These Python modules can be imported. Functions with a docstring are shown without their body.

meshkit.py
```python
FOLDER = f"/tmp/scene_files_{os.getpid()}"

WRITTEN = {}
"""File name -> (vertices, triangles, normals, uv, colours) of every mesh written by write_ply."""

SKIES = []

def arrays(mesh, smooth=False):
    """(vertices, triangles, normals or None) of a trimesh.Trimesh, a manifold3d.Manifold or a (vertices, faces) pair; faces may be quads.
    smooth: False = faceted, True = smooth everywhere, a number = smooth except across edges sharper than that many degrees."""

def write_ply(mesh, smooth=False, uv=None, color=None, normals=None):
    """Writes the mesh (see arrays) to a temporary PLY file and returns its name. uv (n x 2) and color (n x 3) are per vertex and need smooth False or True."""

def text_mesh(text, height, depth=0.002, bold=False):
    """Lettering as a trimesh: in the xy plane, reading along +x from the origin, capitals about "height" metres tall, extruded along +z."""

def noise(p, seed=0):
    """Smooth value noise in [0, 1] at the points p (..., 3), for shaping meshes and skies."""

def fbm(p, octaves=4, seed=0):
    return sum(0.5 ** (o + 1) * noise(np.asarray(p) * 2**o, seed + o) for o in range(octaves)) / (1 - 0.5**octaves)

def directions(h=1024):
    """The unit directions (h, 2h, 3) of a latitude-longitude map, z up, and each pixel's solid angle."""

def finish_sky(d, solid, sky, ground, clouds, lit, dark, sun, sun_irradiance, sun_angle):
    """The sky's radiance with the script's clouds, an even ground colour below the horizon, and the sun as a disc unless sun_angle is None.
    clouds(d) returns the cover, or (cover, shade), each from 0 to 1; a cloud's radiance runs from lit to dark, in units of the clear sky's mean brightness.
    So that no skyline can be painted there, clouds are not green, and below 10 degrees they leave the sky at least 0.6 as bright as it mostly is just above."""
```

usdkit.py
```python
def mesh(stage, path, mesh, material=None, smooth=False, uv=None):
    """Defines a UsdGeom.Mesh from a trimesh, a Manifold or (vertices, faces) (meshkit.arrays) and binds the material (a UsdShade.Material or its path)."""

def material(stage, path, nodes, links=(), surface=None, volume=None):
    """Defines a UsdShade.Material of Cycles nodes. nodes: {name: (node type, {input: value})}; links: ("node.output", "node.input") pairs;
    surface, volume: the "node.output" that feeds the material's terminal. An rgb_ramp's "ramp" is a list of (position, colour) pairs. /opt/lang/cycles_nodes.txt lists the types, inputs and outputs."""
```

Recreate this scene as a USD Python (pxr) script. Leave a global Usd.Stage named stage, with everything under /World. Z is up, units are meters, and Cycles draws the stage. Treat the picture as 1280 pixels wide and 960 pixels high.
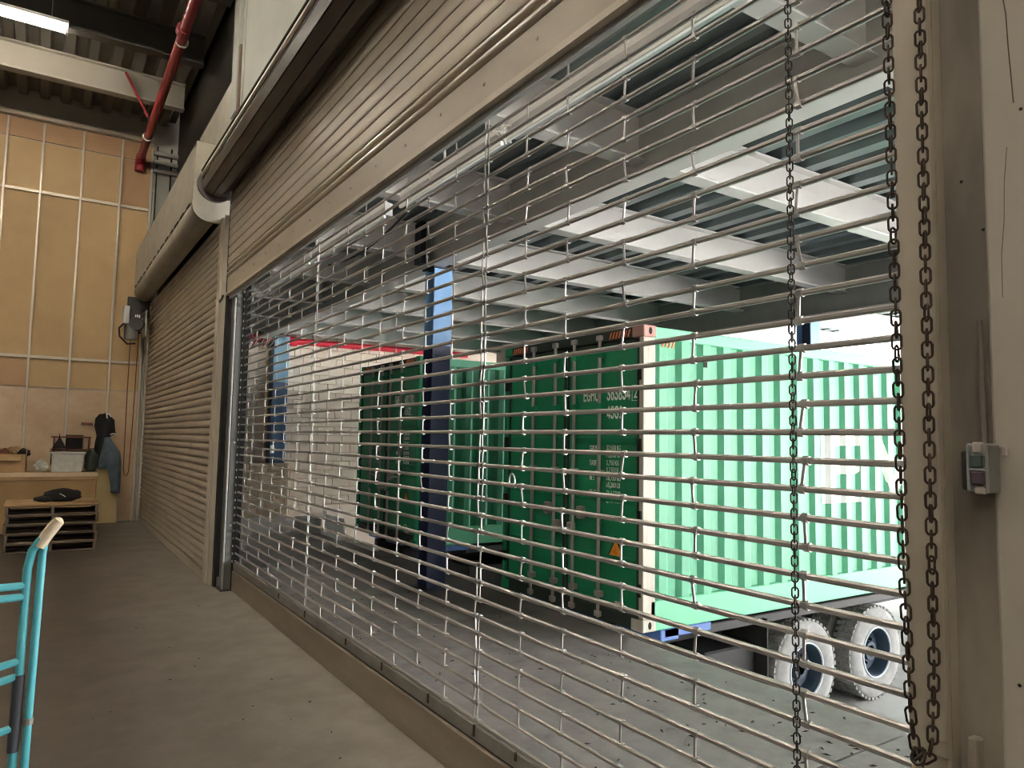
import math, random, numpy as np, trimesh, usdkit, meshkit
from pxr import Usd, UsdGeom, UsdLux, Gf, Sdf
from shapely.geometry import Polygon, box as sbox
from shapely import affinity
random.seed(7); RNG = np.random.default_rng(7)
stage = Usd.Stage.CreateInMemory()
UsdGeom.SetStageUpAxis(stage, 'Z'); UsdGeom.SetStageMetersPerUnit(stage, 1.0)
stage.SetDefaultPrim(UsdGeom.Xform.Define(stage, '/World').GetPrim())
PI = math.pi
# ------------------------------------------------------------------ camera
# world: X out through the shutters to the loading bay, Y along the shutter wall, Z up; floor z = 0
F, YAW, PITCH, ROLL, EYE = 902.0, math.radians(33.1), math.radians(4.48), math.radians(1.01), np.array([0, 0, 1.8])
fwd = np.array([math.sin(YAW) * math.cos(PITCH), math.cos(YAW) * math.cos(PITCH), math.sin(PITCH)])
rgt = np.array([math.cos(YAW), -math.sin(YAW), 0]); upv = np.cross(rgt, fwd)
R2 = math.cos(ROLL) * rgt + math.sin(ROLL) * upv; U2 = -math.sin(ROLL) * rgt + math.cos(ROLL) * upv
cam = UsdGeom.Camera.Define(stage, '/World/camera')
cam.AddTransformOp().Set(Gf.Matrix4d(*[float(x) for r in (R2, U2, -fwd, EYE) for x in (*r, 1.0 if r is EYE else 0.0)]))
cam.CreateHorizontalApertureAttr(36.0); cam.CreateVerticalApertureAttr(27.0); cam.CreateFocalLengthAttr(F / 1280 * 36)
cam.CreateExposureAttr(3.0); cam.CreateClippingRangeAttr(Gf.Vec2f(0.05, 500))
# ------------------------------------------------------------------ light: overcast sky outside, tube lamps inside (further down)
dome = UsdLux.DomeLight.Define(stage, '/World/sky'); dome.CreateIntensityAttr(0.5); dome.CreateColorAttr(Gf.Vec3f(1.0, 0.98, 0.97))
sun = UsdLux.DistantLight.Define(stage, '/World/sun'); sun.CreateAngleAttr(1.0); sun.CreateIntensityAttr(7.5); sun.CreateNormalizeAttr(True); sun.CreateColorAttr(Gf.Vec3f(1.0, 0.97, 0.92))
sun.AddRotateXYZOp().Set(Gf.Vec3f(0, -33, 12))     # high sun from behind the warehouse: it lights the open yard beyond the canopy
LAMP_STRENGTH = 17.0

# ------------------------------------------------------------------ helpers
class MB:
    """collects shapes that make ONE mesh"""
    def __init__(s): s.v, s.f, s.n = [], [], 0
    def add(s, v, f):
        v = np.asarray(v, float); f = np.asarray(f, int)
        if f.shape[1] == 4: f = np.vstack([f[:, [0, 1, 2]], f[:, [0, 2, 3]]])
        s.v.append(v); s.f.append(f + s.n); s.n += len(v); return s
    def tm(s, m): return s.add(m.vertices, m.faces)
    def box(s, x0, x1, y0, y1, z0, z1):
        v = [(x, y, z) for x in (x0, x1) for y in (y0, y1) for z in (z0, z1)]
        return s.add(v, [(0, 1, 3, 2), (4, 6, 7, 5), (0, 4, 5, 1), (2, 3, 7, 6), (0, 2, 6, 4), (1, 5, 7, 3)])
    def rbox(s, x0, x1, y0, y1, z0, z1, c=0.01):
        """box with chamfered edges"""
        P = [(x, y, z) for a, (x, y, z) in enumerate([(x, y, z) for x in (x0, x1) for y in (y0, y1) for z in (z0, z1)])]
        mx, my, mz = (x0 + x1) / 2, (y0 + y1) / 2, (z0 + z1) / 2
        pts = []
        for x, y, z in P:
            sx, sy, sz = np.sign(mx - x), np.sign(my - y), np.sign(mz - z)
            pts += [(x, y + sy * c, z + sz * c), (x + sx * c, y, z + sz * c), (x + sx * c, y + sy * c, z)]
        h = trimesh.convex.convex_hull(np.array(pts)); return s.tm(h)
    def tube(s, p, q, r, n=8, r2=None, caps=True):
        return s.path([p, q], [r, r if r2 is None else r2], n, caps)
    def path(s, pts, r, n=8, caps=True, closed=False):
        p = np.asarray(pts, float); m = len(p); r = np.broadcast_to(np.asarray(r, float), (m,))
        t = np.roll(p, -1, 0) - np.roll(p, 1, 0) if closed else np.gradient(p, axis=0)
        t = t / np.maximum(np.linalg.norm(t, axis=1, keepdims=True), 1e-9)
        a = np.cross(t[0], [0, 0, 1.0] if abs(t[0][2]) < 0.9 else [1.0, 0, 0]); A = []
        for k in range(m):
            a = a - t[k] * (a @ t[k]); a = a / np.linalg.norm(a); A.append(a)
        A = np.array(A); B = np.cross(t, A); g = (np.arange(n) + 0.5) * 2 * PI / n
        v = (p[:, None] + r[:, None, None] * (np.cos(g)[None, :, None] * A[:, None] + np.sin(g)[None, :, None] * B[:, None])).reshape(-1, 3)
        f = []
        for i in range(m if closed else m - 1):
            for j in range(n):
                i2 = (i + 1) % m; f.append((i * n + j, i * n + (j + 1) % n, i2 * n + (j + 1) % n, i2 * n + j))
        s.add(v, f)
        if caps and not closed:
            for i, o in ((0, -1), (m - 1, 1)):
                base = s.n; ring = v[i * n:(i + 1) * n]
                s.add(ring, [(0, k + 1, k) if o > 0 else (0, k, k + 1) for k in range(1, n - 1)])
        return s
    def prism(s, poly, axis, a, b):
        """polygon of the two other axes (in xyz order), extruded along axis from a to b"""
        pg = poly if hasattr(poly, 'exterior') else Polygon(poly)
        m = trimesh.creation.extrude_polygon(pg, 1.0, engine='earcut'); V = m.vertices; k = 'xyz'.index(axis)
        o = [i for i in range(3) if i != k]; v = np.zeros_like(V); v[:, o[0]] = V[:, 0]; v[:, o[1]] = V[:, 1]; v[:, k] = a + (b - a) * V[:, 2]
        f = m.faces if k != 1 else m.faces[:, ::-1]
        if b < a: f = f[:, ::-1]
        return s.add(v, f)
    def lathe(s, prof, axis, c, n=20):
        """prof: (radius, along) pairs turned about an axis through c"""
        k = 'xyz'.index(axis); o = [i for i in range(3) if i != k]; g = np.arange(n) * 2 * PI / n; v = []
        for r, h in prof:
            for q in g:
                p = np.array(c, float); p[o[0]] += r * math.cos(q); p[o[1]] += r * math.sin(q); p[k] += h; v.append(p)
        f = [(i * n + j, i * n + (j + 1) % n, (i + 1) * n + (j + 1) % n, (i + 1) * n + j) for i in range(len(prof) - 1) for j in range(n)]
        return s.add(v, f)
    def mesh(s): return np.vstack(s.v), np.vstack(s.f)

BASE, USED = {}, {}
def numbered(parent, name):
    k = (parent, name); USED[k] = USED.get(k, -1) + 1
    return name if USED[k] == 0 else f'{name}_{USED[k]:03d}'
def tag(p, label=None, cat=None, group=None, kind=None):
    p = stage.GetPrimAtPath(p) if isinstance(p, str) else p
    for k, v in (('label', label), ('category', cat), ('group', group), ('kind', kind)):
        if v: p.SetCustomDataByKey(k, v)
def thing(name, label, cat, base=(0, 0, 0), group=None, kind=None):
    path = '/World/' + numbered('/World', name); x = UsdGeom.Xform.Define(stage, path); x.AddTranslateOp().Set(Gf.Vec3d(*map(float, base)))
    BASE[path] = np.array(base, float); tag(x.GetPrim(), label, cat, group, kind); return path
def obj(name, mb, mat, parent='/World', smooth=False, label=None, cat=None, kind=None, group=None):
    v, f = mb.mesh() if isinstance(mb, MB) else (np.asarray(mb.vertices), np.asarray(mb.faces))
    path = parent + '/' + numbered(parent, name); b = BASE.get(parent, np.zeros(3)); BASE[path] = b
    usdkit.mesh(stage, path, (v - b, f), MATS[mat], smooth=smooth); tag(path, label, cat, group, kind); return path
def dup(src, base, label, group=None, rz=0):
    path = '/World/' + numbered('/World', src.split('/')[-1]); x = UsdGeom.Xform.Define(stage, path)
    x.AddTranslateOp().Set(Gf.Vec3d(*map(float, base)))
    if rz: x.AddRotateZOp().Set(rz)
    p = x.GetPrim(); p.GetReferences().AddInternalReference(src); p.SetInstanceable(True); tag(p, label, None, group); return path
def structure(name, label=None): return thing(name, label, None, kind='structure')

MATS = {}
def M(name, c, rough=0.6, metal=0.0, c2=None, scale=3.0, lo=0.35, hi=0.65, stretch=None, bump=0.0, bscale=None, emit=0.0, spec=0.5, detail=4, c3=None, at3=0.8, coat=0.0):
    nd = {'p': ('principled_bsdf', {'roughness': rough, 'metallic': metal, 'base_color': c, 'specular_ior_level': spec, 'coat_weight': coat, 'coat_roughness': 0.08})}
    lk = []
    if c2 is not None or bump:
        nd['g'] = ('geometry', {}); nd['m'] = ('mapping', {'scale': stretch or (1, 1, 1)}); lk.append(('g.position', 'm.vector'))
    if c2 is not None:
        ramp = [(0, c), (lo, c), (hi, c2)] + ([(at3, c3)] if c3 is not None else [(1, c2)])
        nd['n'] = ('noise_texture', {'scale': scale, 'detail': detail, 'roughness': 0.62}); nd['r'] = ('rgb_ramp', {'ramp': ramp})
        lk += [('m.vector', 'n.vector'), ('n.fac', 'r.fac'), ('r.color', 'p.base_color')]
    if bump:
        nd['nb'] = ('noise_texture', {'scale': bscale or scale * 4, 'detail': 3}); nd['b'] = ('bump', {'strength': bump, 'distance': 0.02})
        lk += [('m.vector', 'nb.vector'), ('nb.fac', 'b.height'), ('b.normal', 'p.normal')]
    if emit: nd['p'][1].update({'emission_color': c, 'emission_strength': emit})
    MATS[name] = usdkit.material(stage, '/World/Looks/' + name, nd, lk, surface='p.BSDF')

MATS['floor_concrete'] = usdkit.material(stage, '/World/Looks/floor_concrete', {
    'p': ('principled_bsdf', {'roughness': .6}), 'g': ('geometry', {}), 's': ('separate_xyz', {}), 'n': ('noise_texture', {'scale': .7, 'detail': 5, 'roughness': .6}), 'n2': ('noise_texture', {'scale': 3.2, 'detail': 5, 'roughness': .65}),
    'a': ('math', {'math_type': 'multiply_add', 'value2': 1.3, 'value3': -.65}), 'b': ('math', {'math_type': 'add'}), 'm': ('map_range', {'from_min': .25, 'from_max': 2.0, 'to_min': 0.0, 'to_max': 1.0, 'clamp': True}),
    'y': ('math', {'math_type': 'multiply_add', 'value2': -.06, 'value3': .3}), 'c': ('math', {'math_type': 'add'}), 'mx': ('mix_color', {'a': (.095, .073, .054), 'b': (.33, .30, .265)}), 'r': ('rgb_ramp', {'ramp': [(0, (.62, .6, .58)), (.42, (.85, .84, .82)), (.6, (1, 1, 1)), (1, (1.1, 1.1, 1.1))]}), 'mm': ('mix_color', {'blend_type': 'multiply', 'fac': 1.0}),  # brown grime towards the left; darkening with depth puts light falloff into the colour
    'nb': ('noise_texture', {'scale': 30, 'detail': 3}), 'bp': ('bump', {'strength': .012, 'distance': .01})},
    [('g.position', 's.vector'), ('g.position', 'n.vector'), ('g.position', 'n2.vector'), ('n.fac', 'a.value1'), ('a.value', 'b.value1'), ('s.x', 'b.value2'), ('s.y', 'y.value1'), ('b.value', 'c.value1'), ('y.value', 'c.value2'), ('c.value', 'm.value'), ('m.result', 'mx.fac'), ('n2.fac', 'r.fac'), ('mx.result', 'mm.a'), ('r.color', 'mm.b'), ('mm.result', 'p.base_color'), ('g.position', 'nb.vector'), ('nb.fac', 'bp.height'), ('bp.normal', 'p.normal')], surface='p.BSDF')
MATS['dock_concrete'] = usdkit.material(stage, '/World/Looks/dock_concrete', {   # pale slab with a broad dark patch: grime plus shade by the containers put into the colour
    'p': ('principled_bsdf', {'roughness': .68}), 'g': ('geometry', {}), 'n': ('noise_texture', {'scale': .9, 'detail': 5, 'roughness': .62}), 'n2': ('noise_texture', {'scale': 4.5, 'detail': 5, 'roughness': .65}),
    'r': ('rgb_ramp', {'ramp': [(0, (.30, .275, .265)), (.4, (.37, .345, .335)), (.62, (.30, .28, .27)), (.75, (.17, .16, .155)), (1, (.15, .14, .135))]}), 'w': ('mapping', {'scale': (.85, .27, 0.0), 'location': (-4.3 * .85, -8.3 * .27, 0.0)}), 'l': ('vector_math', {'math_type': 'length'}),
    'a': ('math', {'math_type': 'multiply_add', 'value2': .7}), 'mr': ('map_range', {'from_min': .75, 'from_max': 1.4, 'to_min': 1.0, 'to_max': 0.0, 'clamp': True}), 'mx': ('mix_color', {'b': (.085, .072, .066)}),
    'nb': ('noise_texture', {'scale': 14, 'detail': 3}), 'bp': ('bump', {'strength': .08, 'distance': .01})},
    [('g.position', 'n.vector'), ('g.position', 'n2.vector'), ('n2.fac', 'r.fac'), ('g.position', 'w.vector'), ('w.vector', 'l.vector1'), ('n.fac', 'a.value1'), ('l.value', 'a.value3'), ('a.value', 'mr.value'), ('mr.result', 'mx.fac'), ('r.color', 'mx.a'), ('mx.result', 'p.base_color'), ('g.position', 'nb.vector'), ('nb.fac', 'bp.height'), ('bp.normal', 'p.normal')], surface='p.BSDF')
M('yard_concrete', (.42, .42, .41), .8, c2=(.33, .33, .32), scale=.7, bump=.2, bscale=8, c3=(.2, .2, .19), at3=.8)
M('debris', (.035, .03, .026), .9)
M('beige_slat', (.45, .38, .30), .5, c2=(.37, .31, .245), scale=2.2, stretch=(1, .6, 1.5), c3=(.2, .15, .11), at3=.86)
M('beige_rib', (.45, .385, .31), .27)
M('beige_plate', (.43, .365, .295), .5, c2=(.35, .295, .235), scale=1.1, stretch=(1, .8, 1.5), c3=(.2, .155, .11), at3=.82)
M('beige_wall', (.54, .49, .425), .6, c2=(.45, .405, .35), scale=1.6, stretch=(1, 1.4, .5), c3=(.2, .17, .14), at3=.8)
M('beige_jamb', (.54, .475, .39), .5, c2=(.45, .395, .32), scale=2.5, stretch=(1, 1, .3), c3=(.24, .19, .14), at3=.86)
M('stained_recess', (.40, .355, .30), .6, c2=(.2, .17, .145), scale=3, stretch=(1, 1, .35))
M('header_paint', (.37, .335, .275), .6, c2=(.31, .28, .225), scale=2.4, stretch=(1, 1, 1.5), c3=(.16, .135, .105), at3=.8)
M('cream_wall', (.30, .30, .265), .6, c2=(.265, .265, .235), scale=1)
M('coil_steel', (.12, .105, .10), .38, .2, c2=(.075, .065, .065), scale=2, stretch=(1, .3, 1))
M('galvanised', (.5, .51, .52), .42, .55, c2=(.38, .39, .4), scale=6, stretch=(1, .3, 1))
M('bar_steel', (.50, .475, .465), .42, .72, c2=(.40, .38, .37), scale=5, stretch=(1, .2, 1))
M('link_steel', (.45, .44, .43), .35, .6)
M('grille_base', (.30, .245, .19), .55, .1, c2=(.22, .175, .135), scale=2, stretch=(1, .4, 2))
M('grille_foot', (.24, .225, .205), .5, .2, c2=(.17, .155, .14), scale=3)
M('dark_gap', (.012, .011, .01), .9)
M('grey_paint', (.17, .175, .165), .5, .2, c2=(.12, .122, .115), scale=2, stretch=(1, 1, .4))
M('chain_iron', (.045, .037, .033), .55, .5)
M('chain_rust', (.085, .05, .035), .6, .4, c2=(.045, .032, .027), scale=20)
M('green_paint', (.008, .27, .115), .42, c2=(.006, .22, .092), scale=1.2)
M('green_side_shaded', (.03, .25, .13), .5, c2=(.02, .21, .105), scale=1.2)  # side green darkened to hold the shade of the gap between containers
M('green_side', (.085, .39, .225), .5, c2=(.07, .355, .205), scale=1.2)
M('roof_neutral', (.3, .31, .29), .8, c2=(.2, .24, .21), scale=2)  # roof greyed to keep green bounce light off the canopy
M('mint_paint', (.14, .5, .3), .5)
M('gasket', (.02, .035, .025), .7)
M('rust_post', (.52, .54, .46), .6, c2=(.47, .40, .34), scale=9, stretch=(2, 2, .22), c3=(.25, .14, .11), at3=.74)
M('casting_red', (.45, .2, .17), .6, c2=(.38, .24, .2), scale=9)
M('rod_grey', (.36, .335, .31), .5, .2)
M('white_paint', (.78, .8, .78), .5)
M('letter_white', (.86, .88, .83), .6)
M('hazard_orange', (.75, .2, .06), .6)
M('warning_orange', (.8, .33, .02), .5)
M('warning_red', (.75, .18, .02), .5)
M('black_rubber', (.015, .014, .014), .75)
M('dusty_tyre', (.32, .32, .315), .85, c2=(.24, .24, .235), scale=9, bump=.1)
M('tread_grey', (.3, .3, .29), .9, c2=(.18, .18, .18), scale=12)
M('wheel_blue', (.022, .045, .075), .5)
M('rim_light', (.55, .62, .68), .5)
M('chassis_dark', (.009, .009, .01), .6)
M('chassis_blue', (.08, .17, .45), .45)
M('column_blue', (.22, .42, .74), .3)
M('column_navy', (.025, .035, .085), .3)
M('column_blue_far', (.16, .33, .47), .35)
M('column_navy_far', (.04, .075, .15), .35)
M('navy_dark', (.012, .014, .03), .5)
M('canopy_white', (.50, .49, .48), .5, c2=(.45, .44, .43), scale=1.5)
M('girder_grey', (.34, .35, .33), .5, c2=(.27, .28, .265), scale=1.2)
M('deck_teal', (.18, .22, .225), .4, .35, c2=(.13, .165, .17), scale=2, stretch=(2, .3, 1))
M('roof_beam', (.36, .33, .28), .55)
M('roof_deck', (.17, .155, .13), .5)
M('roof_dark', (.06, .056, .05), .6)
M('red_pipe', (.27, .018, .03), .4)
M('red_pipe_bright', (.62, .02, .045), .4)
M('tan_panel', (.49, .335, .165), .65, c2=(.43, .29, .14), scale=.9)
M('tan_panel_dark', (.44, .27, .14), .65, c2=(.39, .23, .12), scale=.9)
M('foil_panel', (.52, .375, .235), .38, c2=(.45, .31, .19), scale=2.2, bump=.5, bscale=3, stretch=(1, 1, 1.6))
M('strip_metal', (.5, .44, .36), .4, .3)
M('block_cream', (.74, .65, .55), .8, c2=(.68, .59, .5), scale=2.5, bump=.1, bscale=40)
M('block_pink', (.58, .475, .405), .8, c2=(.52, .425, .36), scale=2.5, bump=.1, bscale=40)
M('block_tan', (.33, .25, .18), .8, c2=(.26, .195, .14), scale=3, bump=.1, bscale=40)
M('mortar', (.45, .41, .36), .9)
M('pallet_wood', (.19, .14, .10), .8, c2=(.12, .09, .065), scale=6, stretch=(.4, 2, 2))
M('cardboard', (.40, .25, .115), .7, c2=(.34, .205, .09), scale=2)
M('cardboard_light', (.46, .29, .14), .7, c2=(.40, .24, .11), scale=3)
M('cream_board', (.60, .46, .23), .6)
M('clear_tape', (.72, .55, .36), .12)
M('tub_white', (.62, .62, .56), .25, c2=(.5, .5, .47), scale=8)
M('black_cloth', (.012, .011, .012), .9)
M('dark_green_cloth', (.035, .05, .035), .85)
M('denim', (.10, .135, .16), .9, c2=(.07, .095, .12), scale=8)
M('white_trim', (.7, .7, .68), .6)
M('brown_wood', (.16, .05, .03), .6)
M('stain_brown', (.13, .09, .065), .8)
M('motor_grey', (.2, .195, .185), .5, .2)
M('motor_dark', (.035, .032, .03), .55)
M('motor_white', (.5, .5, .48), .5)
M('cyan_paint', (.09, .46, .56), .32, c2=(.13, .52, .60), scale=6)
M('grip_cream', (.72, .60, .44), .6, c2=(.6, .5, .36), scale=30)
M('tape_dark', (.05, .055, .07), .6)
M('bare_metal', (.35, .33, .31), .4, .6)
M('switch_grey', (.30, .30, .29), .5)
M('switch_green', (.06, .09, .085), .5)
M('switch_red', (.085, .06, .075), .5)
M('paper', (.55, .5, .45), .8)
M('tube_lit', (1.0, .91, .76), .5, emit=LAMP_STRENGTH)
M('grey_block', (.3, .3, .28), .8)

XG, XS = 2.0, 1.84          # plane of the open grille, plane of the solid shutters
YW = 17.0                   # face of the end wall
YARD = -1.24
# ================================================================== setting
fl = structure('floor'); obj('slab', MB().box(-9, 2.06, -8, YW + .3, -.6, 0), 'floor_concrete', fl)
pf = structure('floor_dock')
for i, (a, b) in enumerate(((-70, 2.55), (2.57, 6.4), (6.42, 10.2), (10.22, YW + .3))):
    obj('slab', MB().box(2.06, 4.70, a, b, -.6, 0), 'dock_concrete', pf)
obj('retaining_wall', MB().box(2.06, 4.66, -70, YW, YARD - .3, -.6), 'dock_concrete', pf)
yd = structure('ground_yard'); obj('slab', MB().box(4.66, 140, -110, 60, YARD - .3, YARD), 'yard_concrete', yd)

# end wall inside: sheet panels between metal strips, foil-faced sheets below
wf = structure('wall_far'); obj('backing', MB().box(-9, 2.4, YW + .03, YW + .2, 0, 9.2), 'mortar', wf)
xs = [-9, -7.3, -6.6, -5.9, -5.2, -4.5, -3.8, -3.1, -2.4, -1.62, -.86, -.26, .43, 1.13, 1.70]
zs = [2.68, 3.28, 6.58, 7.62, 8.03]
for i in range(len(xs) - 1):
    for j in range(len(zs) - 1):
        mt = 'tan_panel_dark' if j == 3 or (i + j) % 5 == 0 else 'tan_panel'
        obj('panel', MB().box(xs[i] + .02, xs[i + 1] - .02, YW - .0, YW + .05, zs[j] + .012, zs[j + 1] - .012), mt, wf)
for i in range(0, len(xs) - 1, 2):
    m = trimesh.creation.box((1, 1, 1)); x0, x1 = xs[i] + .01, xs[min(i + 2, len(xs) - 1)] - .01
    nx, nz = 10, 18; g = np.array([[(x0 + (x1 - x0) * a / nx, 0, .02 + 2.65 * b / nz) for a in range(nx + 1)] for b in range(nz + 1)]).reshape(-1, 3)
    g[:, 1] = YW - .02 - .05 * (meshkit.fbm(g * np.array([1.6, 1, 3.0]), 3, 5) - .3)
    q = [(b * (nx + 1) + a, b * (nx + 1) + a + 1, (b + 1) * (nx + 1) + a + 1, (b + 1) * (nx + 1) + a) for a in range(nx) for b in range(nz)]
    obj('foil_sheet', MB().add(g, q), 'foil_panel', wf, smooth=True)
for x in xs[1:]:
    obj('metal_strip', MB().rbox(x - .022, x + .022, YW - .06, YW - .001, 0 if x > 1.6 else 1.2, 8.0, .006), 'strip_metal', wf)
for z in (3.28, 6.58):
    obj('metal_strip', MB().rbox(-9, 1.7, YW - .055, YW - .002, z - .03, z + .03, .006), 'strip_metal', wf)
obj('top_angle', MB().box(-9, 1.72, YW - .12, YW, 8.03, 8.12), 'strip_metal', wf)
# narrow cream panels between the sheet wall and the shutter wall
obj('cream_panel', MB().rbox(1.74, 1.80, YW - .05, YW, 0, 7.0, .004), 'cream_wall', wf)
obj('cream_panel', MB().box(1.80, 2.6, YW - .02, YW + .2, 4.6, 7.35), 'cream_wall', wf)
for z in (7.42, 7.6, 7.8): obj('rail', MB().rbox(1.72, 2.6, YW - .12, YW, z, z + .09, .01), 'cream_wall', wf)
obj('dark_post', MB().box(1.785, 1.81, YW - .075, YW - .05, 4.6, 8.0), 'dark_gap', wf)
obj('dark_post', MB().box(2.06, 2.09, YW - .075, YW - .02, 4.6, 8.0), 'dark_gap', wf)
# other interior walls (out of the frame)
wl = structure('wall_left'); obj('sheet', MB().box(-9.2, -9, -8, YW, 0, 9.2), 'cream_wall', wl)
wb = structure('wall_back'); obj('sheet', MB().box(-9, 2.0, -8.2, -8, 0, 9.2), 'cream_wall', wb)

# shutter wall: header beam, wall above, pier on the right
wr = structure('wall_right')
ZH0, ZH1 = 5.05, 6.55
wh_ = structure('trim_header')
obj('header_beam', MB().rbox(1.89, 2.3, -8, YW, ZH0, ZH1, .02), 'header_paint', wh_)
obj('upper_wall', MB().box(1.97, 2.2, -8, 9.5, ZH1, 9.0), 'cream_wall', wh_)
obj('upper_sheet', MB().rbox(1.878, 1.889, -8, 9.1, 5.3, 9.0, .002), 'cream_wall', wh_)
obj('upper_wall', MB().box(2.2, 2.3, 9.4, YW, ZH1, 9.0), 'roof_dark', wh_)  # dark sheet added to shut out sky, standing in for unlit roof depth
obj('facade', MB().box(2.3, 2.36, -80, YW, 5.05, 9.0), 'grey_paint', wh_)  # unseen stretch past the pier added to block sky from the side
obj('corner_post', MB().rbox(1.84, 2.0, 9.36, 9.66, 5.9, 9.0, .01), 'cream_wall', wh_)
obj('corner_post', MB().rbox(1.86, 1.97, 9.12, 9.19, 5.9, 9.0, .01), 'cream_wall', wh_)
obj('rust_strip', MB().rbox(1.85, 1.90, 9.27, 9.35, 5.6, 6.75, .006), 'stain_brown', wh_)
obj('pier', MB().rbox(1.845, 2.35, -8, .795, 0, ZH0, .008), 'beige_wall', wr)
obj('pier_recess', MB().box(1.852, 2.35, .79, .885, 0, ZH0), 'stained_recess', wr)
obj('pier_return', MB().box(1.9, 2.35, .88, .985, 0, ZH0), 'beige_jamb', wr)
obj('low_rib', MB().rbox(1.825, 1.87, .835, .86, 0, 1.14, .004), 'stained_recess', wr)
wo_ = structure('wall_outer'); obj('outer_wall', MB().box(2.2, 2.3, 10.5, YW, 0, 5.05), 'grey_paint', wo_)
obj('back_panel', MB().box(1.95, 2.2, 9.9, YW, 0, 5.05), 'dark_gap', wo_)
obj('outer_wall', MB().box(2.3, 2.36, -80, -8, YARD, 5.05), 'grey_paint', wo_)  # unseen run of wall added to keep side skylight away
for pts, w in (([(1.8445, .757, 3.05), (1.8445, .748, 2.96), (1.8445, .742, 2.9), (1.8445, .733, 2.82), (1.8445, .731, 2.75), (1.8445, .724, 2.6)], .0016), ([(1.8445, .741, 2.5), (1.8445, .749, 2.42), (1.8445, .752, 2.33), (1.8445, .760, 2.25), (1.8445, .761, 2.15)], .0007)):
    obj('crack', MB().path(pts, w, 4), 'stain_brown', wr)
for k, (y, z) in enumerate(((.845, 2.45), (.80, 2.32), (.71, 2.58), (.755, 1.28), (.69, 1.22))):
    obj('bolt_hole', MB().lathe([(0, -.002), (.0032, -.002), (.004, .0)], 'x', (1.845 if y < .79 else 1.852, y, z), 8), 'dark_gap', wr)

# inside roof
ce = structure('ceiling'); d = MB(); yy = -8
prof = []
x = -9.0
while x < 2.0: prof += [(x, 8.5), (x + .14, 8.5), (x + .18, 8.62), (x + .32, 8.62)]; x += .36
P = np.array(prof); n = len(P); v = np.vstack([np.c_[P[:, 0], np.full(n, -8.0), P[:, 1]], np.c_[P[:, 0], np.full(n, YW), P[:, 1]]])
obj('roof_deck', d.add(v, [(i, i + 1, n + i + 1, n + i) for i in range(n - 1)]), 'roof_deck', ce)
obj('roof_cover', MB().box(-9.2, 2.4, -8.2, YW + .2, 8.9, 9.0), 'roof_dark', ce)
def ibeam(mb, axis, a, b, c, z0, z1, w, t=.02, tf=.025):
    """I section along axis (x or y), centred on c"""
    for z in (z0, z1 - tf):
        mb.box(*((a, b, c - w / 2, c + w / 2) if axis == 'x' else (c - w / 2, c + w / 2, a, b)), z, z + tf)
    mb.box(*((a, b, c - t / 2, c + t / 2) if axis == 'x' else (c - t / 2, c + t / 2, a, b)), z0, z1)
    return mb
RB = [(14.75, 'pale roof beam lit by the tube lamp, nearest the tan end wall'), (12.75, 'dark roof beam right above the lit tube lamp'), (10.6, 'dark roof beam at the top edge of the picture')]
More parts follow.
